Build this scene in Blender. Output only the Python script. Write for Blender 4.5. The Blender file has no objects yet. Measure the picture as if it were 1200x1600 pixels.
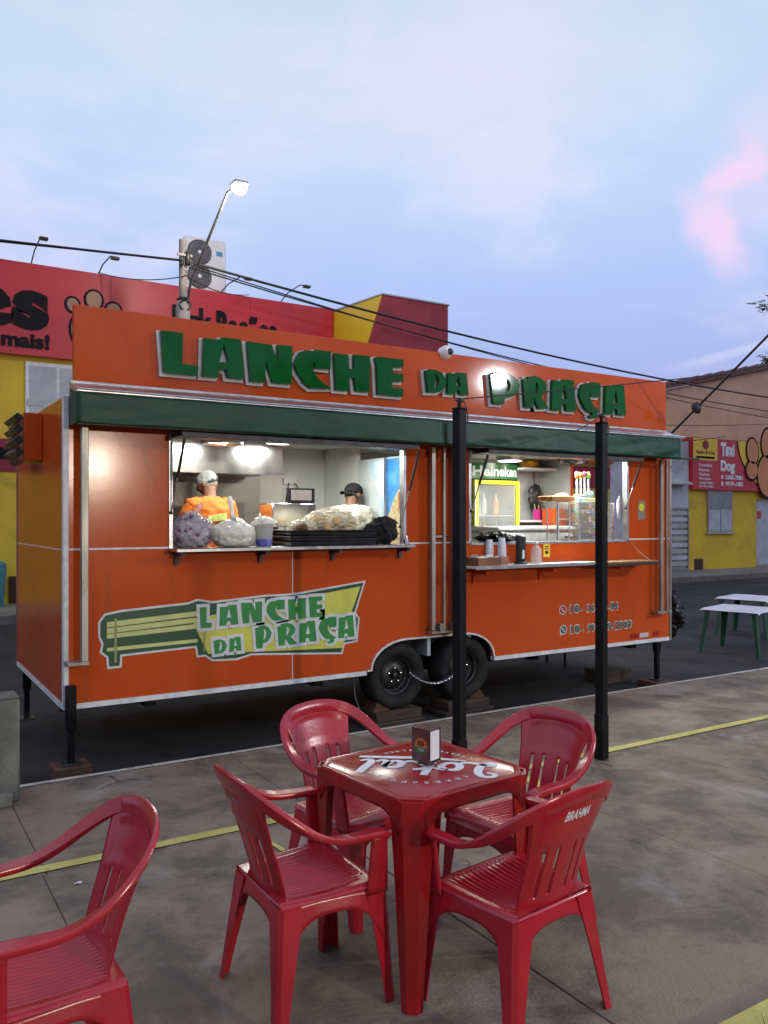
import bpy, math, random
from math import sin, cos, pi, radians
from mathutils import Vector, Matrix, noise
from mathutils.geometry import tessellate_polygon

random.seed(7)
S = bpy.context.scene
C = S.collection

# ------------------------------------------------------------------ camera
cam_d = bpy.data.cameras.new('camera')
cam = bpy.data.objects.new('camera', cam_d); C.objects.link(cam)
cam.location = (-1.131, -5.92, 1.66)
cam.rotation_euler = (radians(90), 0, radians(-32.0))
cam_d.sensor_width = 36.0
cam_d.lens = 29.03
cam_d.shift_y = 0.0075
cam_d.clip_start = 0.05
cam_d.clip_end = 2000
S.camera = cam

# ------------------------------------------------------------------ sky
W = bpy.data.worlds.new('World'); S.world = W; W.use_nodes = True
wn, wl = W.node_tree.nodes, W.node_tree.links
wn.clear()
class NB:
    """small node-building helper"""
    def __init__(s, n, l): s.n, s.l = n, l
    def put(s, sock, v):
        if isinstance(v, bpy.types.NodeSocket): s.l.new(v, sock)
        elif v is not None: sock.default_value = v
    def math(s, op, a, b=None, c=None, clamp=False):
        m = s.n.new('ShaderNodeMath'); m.operation = op; m.use_clamp = clamp
        s.put(m.inputs[0], a); s.put(m.inputs[1], b); s.put(m.inputs[2], c)
        return m.outputs[0]
    def dot(s, a, v):
        m = s.n.new('ShaderNodeVectorMath'); m.operation = 'DOT_PRODUCT'
        s.put(m.inputs[0], a); m.inputs[1].default_value = v
        return m.outputs['Value']
    def ramp(s, fac, stops, interp='LINEAR'):
        r = s.n.new('ShaderNodeValToRGB'); r.color_ramp.interpolation = interp
        e = r.color_ramp.elements
        while len(e) < len(stops): e.new(0.5)
        for q, (p, c) in zip(e, stops):
            q.position = p; q.color = (*c, 1) if len(c) == 3 else c
        s.put(r.inputs[0], fac)
        return r.outputs[0]
    def fr(s, fac, a, b):   # 0..1 smooth remap
        m = s.n.new('ShaderNodeMapRange'); m.interpolation_type = 'SMOOTHSTEP'
        s.put(m.inputs[0], fac); m.inputs[1].default_value = a; m.inputs[2].default_value = b
        return m.outputs[0]
    def noise(s, vec, scale, detail=4, rough=0.55, dist=0.0):
        t = s.n.new('ShaderNodeTexNoise'); s.put(t.inputs['Vector'], vec)
        t.inputs['Scale'].default_value = scale; t.inputs['Detail'].default_value = detail
        t.inputs['Roughness'].default_value = rough; t.inputs['Distortion'].default_value = dist
        return t.outputs['Fac']
    def mix(s, fac, a, b, mode='MIX'):
        m = s.n.new('ShaderNodeMix'); m.data_type = 'RGBA'; m.blend_type = mode
        s.put(m.inputs['Factor'], fac)
        for k, v in (('A', a), ('B', b)):
            sk = [i for i in m.inputs if i.name == k and i.type == 'RGBA'][0]
            s.put(sk, (*v, 1) if isinstance(v, tuple) and len(v) == 3 else v)
        return [o for o in m.outputs if o.type == 'RGBA'][0]
    def mapv(s, vec, scale=(1, 1, 1), loc=(0, 0, 0), rot=(0, 0, 0)):
        m = s.n.new('ShaderNodeMapping'); s.put(m.inputs['Vector'], vec)
        m.inputs['Scale'].default_value = scale; m.inputs['Location'].default_value = loc
        m.inputs['Rotation'].default_value = rot
        return m.outputs[0]
B = NB(wn, wl)
SUN_EL, SUN_AZ = radians(3.0), radians(214)      # low sun behind the camera's left shoulder
tc = wn.new('ShaderNodeTexCoord').outputs['Generated']
sky = wn.new('ShaderNodeTexSky'); sky.sky_type = 'NISHITA'; sky.sun_disc = False
sky.sun_elevation = SUN_EL; sky.sun_rotation = SUN_AZ; sky.altitude = 400
sep = wn.new('ShaderNodeSeparateXYZ'); wl.new(tc, sep.inputs[0])
elev = sep.outputs['Z']
base = B.ramp(B.fr(elev, -0.02, 0.75), [(0.0, (0.40, 0.43, 0.70)), (0.12, (0.40, 0.46, 0.84)), (0.30, (0.47, 0.60, 0.98)),
                                   (0.52, (0.57, 0.72, 0.99)), (0.75, (0.64, 0.76, 0.94)), (1.0, (0.55, 0.66, 0.86))])
nish = B.mix(1.0, sky.outputs[0], (0.06, 0.06, 0.06), 'MULTIPLY')
col = B.mix(0.10, base, nish)
# soft thin cloud veils, paler and pinker, everywhere over the dome
mp = B.mapv(tc, (1.0, 1.0, 2.2))
veil = B.noise(mp, 2.1, 5, 0.55, 0.6)
veil2 = B.noise(mp, 5.5, 5, 0.6, 0.4)
v = B.math('ADD', B.math('MULTIPLY', veil, 0.75), B.math('MULTIPLY', veil2, 0.25))
col = B.mix(B.math('MULTIPLY', B.fr(v, 0.45, 0.62), 0.50), col, (0.82, 0.77, 0.95))
col = B.mix(B.math('MULTIPLY', B.fr(v, 0.50, 0.32), 0.25), col, (0.36, 0.52, 0.88))
# one pink sunlit cloud wisp (at infinity, fixed on the sky dome)
Fd = (cos(radians(58)), sin(radians(58)), 0); Rd = (Fd[1], -Fd[0], 0)
df = B.math('MAXIMUM', B.dot(tc, Fd), 0.05)
cu = B.math('DIVIDE', B.dot(tc, Rd), df)
cv = B.math('DIVIDE', elev, df)
wob = B.math('SUBTRACT', B.noise(tc, 8.0, 7, 0.62), 0.5)
wob2 = B.math('SUBTRACT', B.noise(tc, 22.0, 3, 0.5), 0.5)
def wisp(u0, v0, u1, v1, width, soft, amp):
    L = math.hypot(u1 - u0, v1 - v0); dx, dy = (u1 - u0) / L, (v1 - v0) / L
    a = B.math('SUBTRACT', cu, u0); b = B.math('SUBTRACT', cv, v0)
    t = B.math('ADD', B.math('MULTIPLY', a, dx), B.math('MULTIPLY', b, dy))
    p = B.math('ADD', B.math('MULTIPLY', a, -dy), B.math('MULTIPLY', b, dx))
    p = B.math('ADD', p, B.math('ADD', B.math('MULTIPLY', wob, amp), B.math('MULTIPLY', wob2, amp * 0.8)))
    m = B.math('SUBTRACT', 1.0, B.fr(B.math('ABSOLUTE', p), width * 0.1, width))
    e = B.math('MULTIPLY', B.fr(t, -soft, soft), B.fr(t, L + soft, L - soft))
    return B.math('MULTIPLY', m, e)
w1 = wisp(0.388, 0.388, 0.452, 0.462, 0.034, 0.035, 0.07)
w2 = wisp(0.388, 0.392, 0.428, 0.310, 0.044, 0.04, 0.07)
w5 = wisp(0.40, 0.375, 0.50, 0.50, 0.075, 0.06, 0.09)
pk = B.math('MAXIMUM', B.math('MAXIMUM', w1, w2), B.math('MULTIPLY', w5, .35))
col = B.mix(B.math('MULTIPLY', pk, 0.95), col, (0.86, 0.66, 0.90))
w3 = wisp(0.36, 0.186, 0.62, 0.255, 0.009, 0.06, 0.004)
col = B.mix(B.math('MULTIPLY', w3, 0.40), col, (0.70, 0.74, 0.98))
# a soft lilac blush patch high in the middle
w4 = wisp(-0.02, 0.50, 0.22, 0.56, 0.12, 0.10, 0.12)
col = B.mix(B.math('MULTIPLY', w4, 0.45), col, (0.80, 0.74, 0.92))
bg = wn.new('ShaderNodeBackground'); bg.inputs['Strength'].default_value = 1.07
wl.new(col, bg.inputs['Color'])
wo = wn.new('ShaderNodeOutputWorld'); wl.new(bg.outputs[0], wo.inputs['Surface'])

sd = bpy.data.lights.new('sun', 'SUN'); sd.energy = 0.10; sd.angle = radians(25); sd.color = (1, .82, .72)
so = bpy.data.objects.new('sun', sd); C.objects.link(so)
so.rotation_euler = (radians(75), 0, radians(-35))

S.render.engine = 'CYCLES'
S.view_settings.view_transform = 'Standard'
S.view_settings.look = 'None'
S.view_settings.exposure = 0.0
S.view_settings.gamma = 1.0
S.view_settings.use_curve_mapping = False
S.cycles.use_denoising = True
S.cycles.denoiser = 'OPENIMAGEDENOISE'
S.cycles.max_bounces = 6; S.cycles.diffuse_bounces = 3; S.cycles.glossy_bounces = 3
S.cycles.transmission_bounces = 4; S.cycles.transparent_max_bounces = 8
S.cycles.sample_clamp_indirect = 6.0
S.cycles.caustics_reflective = False; S.cycles.caustics_refractive = False

# ------------------------------------------------------------------ materials
MATS = {}
def mat(name, c1, c2=None, rough=0.5, metal=0.0, scale=6.0, detail=5, lo=0.40, hi=0.62, bump=0.0, bscale=60.0,
        spec=0.5, emit=None, es=0.0, alpha=1.0, trans=0.0, rvar=0.0, c3=None, s3=1.3, lo3=.5, hi3=.68, coat=0.0, streak=0.0, cracks=False, sss=0.0, nr=0.6, world=False, stretch=(1,1,1)):
    if name in MATS: return MATS[name]
    m = bpy.data.materials.new(name); m.use_nodes = True
    n, l = m.node_tree.nodes, m.node_tree.links
    b = NB(n, l); p = n['Principled BSDF']
    if world: vec = n.new('ShaderNodeNewGeometry').outputs['Position']
    else: vec = n.new('ShaderNodeTexCoord').outputs['Object']
    vec = b.mapv(vec, stretch)
    if c2 is None: c2 = tuple(x * 0.86 for x in c1)
    f = b.noise(vec, scale, detail, nr, 0.3)
    ff = b.fr(f, lo, hi)
    c = b.mix(ff, c1, c2)
    if c3 is not None:
        f3 = b.noise(vec, s3, 6, 0.62, 0.8)
        c = b.mix(b.fr(f3, lo3, hi3), c, c3)
    if streak:
        sv = b.mapv(vec, (7, 7, .35)); sn = b.noise(sv, 1.6, 5, .65)
        c = b.mix(b.math('MULTIPLY', b.fr(sn, .52, .75), streak), c, (.10, .07, .055))
        spk = b.noise(vec, 55, 2, .5)
        c = b.mix(b.math('MULTIPLY', b.fr(spk, .70, .76), streak * 2.2), c, (.08, .05, .04))
    if cracks:
        vo = n.new('ShaderNodeTexVoronoi'); vo.feature = 'DISTANCE_TO_EDGE'; vo.inputs['Scale'].default_value = .62
        wv = n.new('ShaderNodeVectorMath'); wv.operation = 'ADD'
        nz = n.new('ShaderNodeTexNoise'); nz.inputs['Scale'].default_value = 3.2; nz.inputs['Detail'].default_value = 6; l.new(vec, nz.inputs['Vector'])
        sc = n.new('ShaderNodeVectorMath'); sc.operation = 'SCALE'; sc.inputs['Scale'].default_value = .42
        l.new(nz.outputs['Color'], sc.inputs[0]); l.new(vec, wv.inputs[0]); l.new(sc.outputs[0], wv.inputs[1]); l.new(wv.outputs[0], vo.inputs['Vector'])
        ck = b.math('MULTIPLY', b.fr(vo.outputs['Distance'], .008, .0015), b.fr(b.noise(vec, .9, 2), .57, .64))
        c = b.mix(b.math('MULTIPLY', ck, .75), c, (.045, .038, .032))
        dirt = b.noise(vec, 5.5, 10, .76, .6)
        c = b.mix(b.math('MULTIPLY', b.fr(dirt, .56, .70), .55), c, (.075, .062, .052))
        gr = b.noise(vec, 160, 2, .6)
        c = b.mix(b.math('MULTIPLY', b.fr(gr, .60, .75), .35), c, (.34, .30, .26))
        c = b.mix(b.math('MULTIPLY', b.fr(gr, .38, .28), .45), c, (.07, .06, .05))
    l.new(c, p.inputs['Base Color'])
    p.inputs['Metallic'].default_value = metal
    p.inputs['Specular IOR Level'].default_value = spec
    if rvar: l.new(b.math('ADD', rough - rvar / 2, b.math('MULTIPLY', b.noise(vec, scale * 1.7, 4), rvar)), p.inputs['Roughness'])
    else: p.inputs['Roughness'].default_value = rough
    if bump:
        bp = n.new('ShaderNodeBump'); bp.inputs['Strength'].default_value = bump; bp.inputs['Distance'].default_value = 0.01
        l.new(b.noise(vec, bscale, 4, 0.6), bp.inputs['Height']); l.new(bp.outputs[0], p.inputs['Normal'])
    if emit: p.inputs['Emission Color'].default_value = (*emit, 1); p.inputs['Emission Strength'].default_value = es
    p.inputs['Alpha'].default_value = alpha
    p.inputs['Transmission Weight'].default_value = trans
    p.inputs['Coat Weight'].default_value = coat
    if sss:
        p.inputs['Subsurface Weight'].default_value = sss; p.inputs['Subsurface Radius'].default_value = (1, .95, .85); p.inputs['Subsurface Scale'].default_value = .12
    MATS[name] = m
    return m

ORANGE = mat('orange composite panel', (.54, .078, .013), (.50, .068, .011), rough=.17, scale=1.2, bump=.06, bscale=1.8, spec=.28, rvar=.14, streak=.26, c3=(.45, .060, .012), s3=2.6, lo3=.58, hi3=.8)
ORANGE2 = mat('sign orange board', (.56, .090, .020), (.51, .078, .017), rough=.09, scale=1.0, bump=.03, bscale=1.6, spec=.22, rvar=.02, streak=.12)
ALU = mat('aluminium', (.62, .63, .66), (.48, .49, .52), rough=.34, metal=1.0, scale=9, bump=.05, rvar=.2)
ALUW = mat('white trim', (.72, .74, .76), (.58, .60, .62), rough=.4, scale=12)
ALUD = mat('weathered aluminium', (.42, .40, .36), (.26, .25, .22), rough=.45, metal=.85, scale=9, bump=.1, rvar=.2, stretch=(1,1,.2))
STEEL = mat('stainless steel', (.60, .60, .60), (.46, .46, .46), rough=.24, metal=1.0, scale=4, rvar=.16, bump=.03, bscale=12, stretch=(1, 1, .3))
WHITE = mat('white laminate', (.74, .76, .73), (.66, .68, .64), rough=.35, scale=1.6, c3=(.60, .61, .56), s3=2.2, lo3=.6, hi3=.8)
WHITEP = mat('white plastic', (.78, .78, .78), (.70, .70, .70), rough=.35, scale=4)
GREY = mat('grey board', (.42, .43, .42), (.34, .35, .34), rough=.5, scale=2)
BLACK = mat('black paint', (.005, .005, .006), (.009, .009, .010), rough=.5, spec=.16, scale=8, bump=.08, bscale=40)
BLACKP = mat('black plastic', (.015, .015, .016), (.028, .028, .03), rough=.38, scale=7)
RUBBER = mat('tyre rubber', (.012, .012, .013), (.024, .023, .022), rough=.78, spec=.25, scale=9, bump=.2, bscale=50)
RIM = mat('black steel rim', (.014, .014, .015), (.03, .03, .03), rough=.45, scale=10)
CHROME = mat('bright zinc', (.70, .70, .70), (.5, .5, .5), rough=.22, metal=1, scale=10)
AWN = mat('green awning vinyl', (.006, .052, .027), (.005, .040, .021), rough=.46, scale=3, bump=.12, bscale=5, spec=.32)
LGREEN = mat('green sign letter', (.007, .105, .022), (.006, .085, .018), rough=.06, scale=3, spec=.16)
LWHITE = mat('white sign backing', (.56, .57, .60), (.44, .45, .47), rough=.5, scale=5)
WOOD = mat('rough timber', (.060, .040, .028), (.034, .023, .017), rough=.85, scale=5, bump=.5, bscale=14, stretch=(.3, 2, 2))
WOODR = mat('reddish timber', (.10, .045, .028), (.06, .028, .02), rough=.8, scale=6, bump=.4, bscale=20, stretch=(.4, 2, 2))
WOODB = mat('brown box wood', (.26, .10, .04), (.16, .06, .025), rough=.6, scale=5, stretch=(.4, 3, 3))
RED = mat('red chair plastic', (.42, .013, .028), (.35, .011, .022), rough=.24, scale=4, bump=.06, bscale=60, spec=.62, rvar=.14, c3=(.40, .05, .06), s3=26, lo3=.66, hi3=.74)
REDT = mat('red table plastic', (.32, .010, .014), (.25, .009, .011), rough=.20, scale=6, bump=.04, bscale=90, rvar=.22, c3=(.30, .035, .03), s3=5, lo3=.62, hi3=.8)
PRINT = mat('white print', (.72, .70, .74), (.50, .42, .46), rough=.45, scale=30, lo=.55, hi=.75)
CONC = mat('worn concrete', (.245, .192, .144), (.120, .097, .076), rough=.74, scale=1.9, detail=12, lo=.40, hi=.62, nr=.70, bump=.55, bscale=60, c3=(.315, .275, .238), s3=1.15, lo3=.55, hi3=.70, rvar=.36, spec=.30, cracks=True, world=True)
CONCB = mat('old cast concrete', (.20, .20, .165), (.13, .13, .105), rough=.85, scale=3, bump=.6, bscale=45, c3=(.10, .10, .08), s3=2, world=True)
KERB = mat('kerb concrete', (.16, .14, .12), (.11, .10, .09), rough=.85, scale=6, bump=.5, bscale=60, world=True)
ASPH = mat('asphalt', (.036, .034, .036), (.022, .021, .023), rough=.85, spec=.25, scale=1.4, detail=8, bump=.6, bscale=110, c3=(.052, .049, .050), s3=.6, world=True)
PAVE = mat('grey pavement', (.20, .19, .18), (.14, .135, .13), rough=.85, scale=1.2, bump=.3, bscale=30, world=True)
SOIL = mat('dry earth', (.12, .09, .07), (.08, .06, .05), rough=.95, scale=.4, world=True)
YPAINT = mat('worn yellow paint', (.55, .49, .14), (.44, .38, .10), rough=.7, scale=5, c3=(.24, .20, .11), s3=14, lo3=.58, hi3=.70, bump=.3, bscale=80, world=True)
WPAINT = mat('worn white paint', (.58, .55, .48), (.44, .41, .35), rough=.7, scale=6, c3=(.20, .18, .15), s3=11, lo3=.58, hi3=.68, bump=.3, bscale=80, world=True)
YWALL = mat('yellow painted wall', (.68, .46, .030), (.60, .40, .028), rough=.75, scale=.9, c3=(.42, .27, .03), s3=.6, bump=.15, bscale=40)
REDSIGN = mat('red sign sheet', (.54, .019, .032), (.46, .016, .028), rough=.42, scale=.7, bump=.05, bscale=1.5)
BURG = mat('burgundy band', (.26, .010, .040), (.22, .009, .032), rough=.6, scale=.8)
REDROUGH = mat('red rendered block', (.34, .040, .065), (.27, .032, .052), rough=.8, scale=1.8, bump=.3, bscale=30)
PEACH = mat('peach rendered wall', (.64, .40, .26), (.57, .35, .225), rough=.85, scale=.7, c3=(.26, .18, .13), s3=.9, lo3=.60, hi3=.74, bump=.2, bscale=30)
TILE = mat('clay roof tile', (.20, .085, .065), (.11, .055, .05), rough=.85, scale=5, bump=.3, bscale=30)
GWALL = mat('pale grey wall', (.52, .51, .56), (.45, .44, .49), rough=.8, scale=.8, c3=(.30, .30, .33), s3=.7)
GLASSW = mat('dark window glass', (.10, .12, .14), (.16, .18, .19), rough=.12, scale=1.2, spec=.7)
CURTAIN = mat('pale window sheet', (.46, .46, .50), (.36, .37, .41), rough=.6, scale=2)
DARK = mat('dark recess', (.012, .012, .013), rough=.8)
PAWB = mat('brown paw print', (.36, .19, .11), (.30, .16, .09), rough=.5, scale=2)
PAWO = mat('orange paw print', (.62, .23, .09), (.55, .20, .08), rough=.5, scale=2)
YSIGN = mat('yellow sign sheet', (.72, .50, .02), (.66, .46, .02), rough=.45, scale=1)
INK = mat('black sign print', (.012, .012, .014), rough=.6, spec=.12)
WINK = mat('white sign print', (.74, .74, .76), rough=.5)
CABLE = mat('black cable', (.014, .014, .016), rough=.6)
POLEC = mat('weathered concrete pole', (.32, .29, .27), (.22, .20, .19), rough=.85, scale=5, bump=.3, bscale=40)
SKIN = mat('brown skin', (.20, .095, .055), (.17, .08, .045), rough=.55, scale=9)
HAIR = mat('dark hair', (.015, .011, .009), rough=.6, scale=40, bump=.5, bscale=120)
TEEO = mat('orange cotton', (.60, .15, .018), (.52, .125, .015), rough=.85, scale=5, bump=.5, bscale=9)
TEEG = mat('pale grey cotton', (.42, .42, .36), (.36, .36, .31), rough=.85, scale=5, bump=.5, bscale=9)
DENIM = mat('dark trousers', (.02, .022, .03), rough=.9)
NET = mat('white hair net', (.50, .52, .52), (.30, .31, .31), rough=.6, scale=22, bump=.6, bscale=26, alpha=.62)
BAGW = mat('milky plastic bag', (.84, .82, .72), (.72, .70, .60), rough=.26, scale=7, bump=.35, bscale=9, spec=.8, sss=.7)
BAGC = mat('clear plastic bag', (.80, .80, .82), rough=.10, alpha=.36, bump=.3, bscale=9, scale=8, spec=.8)
CABB = mat('purple cabbage', (.13, .05, .10), (.50, .44, .48), rough=.6, scale=20, lo=.42, hi=.70)
BREAD = mat('bread crust', (.62, .42, .17), (.74, .60, .36), rough=.7, scale=6)
BAGK = mat('black bin bag', (.010, .010, .011), rough=.26, bump=.6, bscale=14)
CLOTHW = mat('white table cover', (.62, .60, .70), (.55, .53, .63), rough=.7, scale=5, bump=.2, bscale=30)
GTABLE = mat('green table plastic', (.008, .055, .030), rough=.35)
FGREEN = mat('fridge green', (.012, .22, .04), (.010, .18, .03), rough=.3, scale=2)
FDGREEN = mat('fridge dark green', (.006, .045, .016), rough=.3)
FYEL = mat('fridge yellow trim', (.75, .70, .02), rough=.4)
GLASS = mat('shop glass', (.85, .90, .88), rough=.03, alpha=.16, spec=.8)
BACKLIT = mat('backlit fridge header', (.006, .10, .022), rough=.3, emit=(.02, .35, .06), es=.04)
GRASSM = mat('grass blade', (.045, .075, .02), (.03, .05, .014), rough=.7, scale=3)
LEAF = mat('tree leaf', (.035, .065, .022), (.055, .09, .03), rough=.6, scale=4)
BARK = mat('bark', (.08, .06, .045), rough=.9)
TEAL = mat('teal plastic', (.05, .20, .24), rough=.5)
LAMPW = mat('lit white diffuser', (.9, .9, .9), emit=(1, .98, .90), es=14.0)
DRAIL = mat('dark grey rail', (.085, .080, .090), (.05, .048, .055), rough=.55, scale=12, spec=.3)
LAMPS = mat('lit street lamp glass', (.9, .9, .9), emit=(1, .90, .78), es=60.0)
LAMPF = mat('lit floodlight glass', (.9, .9, .9), emit=(.95, .98, 1), es=12.0)

# ------------------------------------------------------------------ mesh builders
class MB:
    def __init__(s): s.v, s.f, s.mi = [], [], []
    def add(s, vs, fs, m=0):
        o = len(s.v); s.v += [tuple(q) for q in vs]
        s.f += [tuple(o + i for i in f) for f in fs]; s.mi += [m] * len(fs)
        return s
    def box(s, x0, x1, y0, y1, z0, z1, c=0.0, m=0):
        if c <= 0:
            vs = [(x, y, z) for z in (z0, z1) for y in (y0, y1) for x in (x0, x1)]
            return s.add(vs, [(0, 2, 3, 1), (4, 5, 7, 6), (0, 1, 5, 4), (2, 6, 7, 3), (0, 4, 6, 2), (1, 3, 7, 5)], m)
        vs, ix = [], {}
        X, Y, Z = (x0, x1), (y0, y1), (z0, z1)
        for i in (0, 1):
            for j in (0, 1):
                for k in (0, 1):
                    sx, sy, sz = 1 - 2 * i, 1 - 2 * j, 1 - 2 * k
                    for a in range(3):
                        p = [X[i] + sx * c, Y[j] + sy * c, Z[k] + sz * c]
                        p[a] = (X[i], Y[j], Z[k])[a]
                        ix[i, j, k, a] = len(vs); vs.append(p)
        fs = []
        for a in range(3):
            b, d = (a + 1) % 3, (a + 2) % 3
            for q in (0, 1):
                lp = []
                for (u, w) in ((0, 0), (1, 0), (1, 1), (0, 1)):
                    t = [0, 0, 0]; t[a] = q; t[b] = u; t[d] = w; lp.append(ix[t[0], t[1], t[2], a])
                fs.append(lp if q else lp[::-1])
            for u in (0, 1):
                for w in (0, 1):
                    t0 = [0, 0, 0]; t1 = [0, 0, 0]; t1[a] = 1
                    for t in (t0, t1): t[b] = u; t[d] = w
                    fs.append([ix[*t0, b], ix[*t1, b], ix[*t1, d], ix[*t0, d]])
        for i in (0, 1):
            for j in (0, 1):
                for k in (0, 1): fs.append([ix[i, j, k, a] for a in range(3)])
        return s.add(vs, fs, m)
    def tube(s, pts, r, n=8, caps=True, m=0):
        pts = [Vector(p) for p in pts]; vs, fs = [], []
        rs = r if isinstance(r, (list, tuple)) else [r] * len(pts)
        up = None
        for i, p in enumerate(pts):
            t = (pts[min(i + 1, len(pts) - 1)] - pts[max(i - 1, 0)]).normalized()
            if up is None: up = Vector((0, 0, 1)) if abs(t.z) < .9 else Vector((1, 0, 0))
            a = t.cross(up); a = a.normalized() if a.length > 1e-6 else Vector((1, 0, 0))
            b = a.cross(t).normalized(); up = b
            for k in range(n):
                q = 2 * pi * k / n; vs.append(p + a * (rs[i] * cos(q)) + b * (rs[i] * sin(q)))
        for i in range(len(pts) - 1):
            for k in range(n):
                fs.append((i * n + k, i * n + (k + 1) % n, (i + 1) * n + (k + 1) % n, (i + 1) * n + k))
        if caps: fs += [tuple(range(n))[::-1], tuple(range((len(pts) - 1) * n, len(pts) * n))]
        return s.add(vs, fs, m)
    def lathe(s, prof, c=(0, 0, 0), ax='z', n=24, m=0, sx=1, sy=1, caps=True):
        vs, fs = [], []
        for r, h in prof:
            for k in range(n):
                q = 2 * pi * k / n; a, b = r * cos(q) * sx, r * sin(q) * sy
                p = (a, b, h) if ax == 'z' else ((a, h, b) if ax == 'y' else (h, a, b))
                vs.append((p[0] + c[0], p[1] + c[1], p[2] + c[2]))
        for i in range(len(prof) - 1):
            for k in range(n): fs.append((i * n + k, i * n + (k + 1) % n, (i + 1) * n + (k + 1) % n, (i + 1) * n + k))
        if caps and prof[0][0] > 1e-6: fs.append(tuple(range(n))[::-1])
        if caps and prof[-1][0] > 1e-6: fs.append(tuple(range((len(prof) - 1) * n, len(prof) * n)))
        return s.add(vs, fs, m)
    def grid(s, fn, nu, nv, skip=None, m=0):
        vs = [fn(i / nu, j / nv) for j in range(nv + 1) for i in range(nu + 1)]
        fs = [(j * (nu + 1) + i, j * (nu + 1) + i + 1, (j + 1) * (nu + 1) + i + 1, (j + 1) * (nu + 1) + i)
              for j in range(nv) for i in range(nu) if not (skip and skip(i, j))]
        return s.add(vs, fs, m)
    def blob(s, c, r, amp=.1, fr=3, nu=20, nv=14, seed=0, fn=None, m=0, ridge=0.0, rf=5.0):
        vs, fs = [], []
        for j in range(nv + 1):
            th = pi * j / nv
            for i in range(nu):
                ph = 2 * pi * i / nu; d = Vector((sin(th) * cos(ph), sin(th) * sin(ph), cos(th)))
                k = 1 + amp * (noise.noise(d * fr + Vector((seed, seed * .7, 3))) + .5 * noise.noise(d * fr * 2.7 + Vector((seed, 9, 1))))
                if ridge: k += ridge * (.25 - abs(noise.noise(d * rf + Vector((seed * 1.3, 2, 7)))) - .5 * abs(noise.noise(d * rf * 2.3 + Vector((5, seed, 1)))))
                p = Vector((d.x * r[0], d.y * r[1], d.z * r[2])) * k
                if fn: p = fn(p)
                vs.append((p.x + c[0], p.y + c[1], p.z + c[2]))
        for j in range(nv):
            for i in range(nu): fs.append((j * nu + i, (j + 1) * nu + i, (j + 1) * nu + (i + 1) % nu, j * nu + (i + 1) % nu))
        return s.add(vs, fs, m)
    def sweep(s, pts, wv, w, th, closed=False, m=0):
        """flat rounded strip: per point a width vector, width and thickness"""
        pts = [Vector(p) for p in pts]; vs, fs = [], []
        N = len(pts)
        prof = [(.5, .25), (.42, .5), (-.42, .5), (-.5, .25), (-.5, -.25), (-.42, -.5), (.42, -.5), (.5, -.25)]
        for i, p in enumerate(pts):
            t = (pts[min(i + 1, N - 1)] - pts[max(i - 1, 0)]).normalized()
            a = Vector(wv[i]); a = (a - t * a.dot(t)).normalized(); b = t.cross(a)
            ww = w[i] if isinstance(w, (list, tuple)) else w
            tt = th[i] if isinstance(th, (list, tuple)) else th
            for (x, y) in prof: vs.append(p + a * (x * ww) + b * (y * tt))
        for i in range(N - 1):
            for k in range(8): fs.append((i * 8 + k, i * 8 + (k + 1) % 8, (i + 1) * 8 + (k + 1) % 8, (i + 1) * 8 + k))
        fs += [tuple(range(8))[::-1], tuple(range((N - 1) * 8, N * 8))]
        return s.add(vs, fs, m)
    def poly(s, loops, d, fn=None, m=0):
        """flat polygon (first loop outer, others holes) of thickness d along +w; fn maps (u,v,w) to space"""
        tri = tessellate_polygon([[Vector((x, y, 0)) for x, y in L] for L in loops])
        flat = [p for L in loops for p in L]; n = len(flat)
        fn = fn or (lambda u, v, w: (u, v, w))
        vs = [fn(x, y, d) for x, y in flat] + ([fn(x, y, 0) for x, y in flat] if d else [])
        fs = [tuple(t) for t in tri]
        if d:
            fs += [tuple(n + i for i in t[::-1]) for t in tri]
            o = 0
            for L in loops:
                k = len(L)
                for i in range(k): fs.append((o + i, o + (i + 1) % k, n + o + (i + 1) % k, n + o + i))
                o += k
        return s.add(vs, fs, m)
    def xf(s, M):
        s.v = [tuple(M @ Vector(p)) for p in s.v]; return s

def mesh_of(name, mb, mats, smooth=38):
    me = bpy.data.meshes.new(name)
    me.from_pydata(mb.v, [], mb.f)
    ms = mats if isinstance(mats, (list, tuple)) else [mats]
    for m in ms: me.materials.append(m)
    if len(ms) > 1: me.polygons.foreach_set('material_index', mb.mi)
    me.validate(); 
    import bmesh
    bm = bmesh.new(); bm.from_mesh(me); bmesh.ops.recalc_face_normals(bm, faces=bm.faces); bm.to_mesh(me); bm.free()
    if smooth:
        me.polygons.foreach_set('use_smooth', [True] * len(me.polygons))
        me.set_sharp_from_angle(angle=radians(smooth))
    me.update()
    return me
def link(name, me, parent=None, loc=(0, 0, 0), rz=0.0):
    o = bpy.data.objects.new(name, me); C.objects.link(o)
    o.location = loc; o.rotation_euler = (0, 0, rz)
    if parent: o.parent = parent
    return o
def obj(name, mb, mats, parent=None, smooth=38, loc=(0, 0, 0), rz=0.0):
    return link(name, mesh_of(name, mb, mats, smooth), parent, loc, rz)
def thing(name, label, cat, loc=(0, 0, 0), rz=0.0, group=None):
    o = link(name, None, None, loc, rz); o.empty_display_size = .1
    return tag(o, label, cat, group)
def tag(o, label, cat, group=None, kind=None):
    o['label'] = label; o['category'] = cat
    if group: o['group'] = group
    if kind: o['kind'] = kind
    return o
def struct(name, mb, m, parent=None, smooth=38):
    o = obj(name, mb, m, parent, smooth)
    if not parent: o['kind'] = 'structure'
    return o
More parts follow.
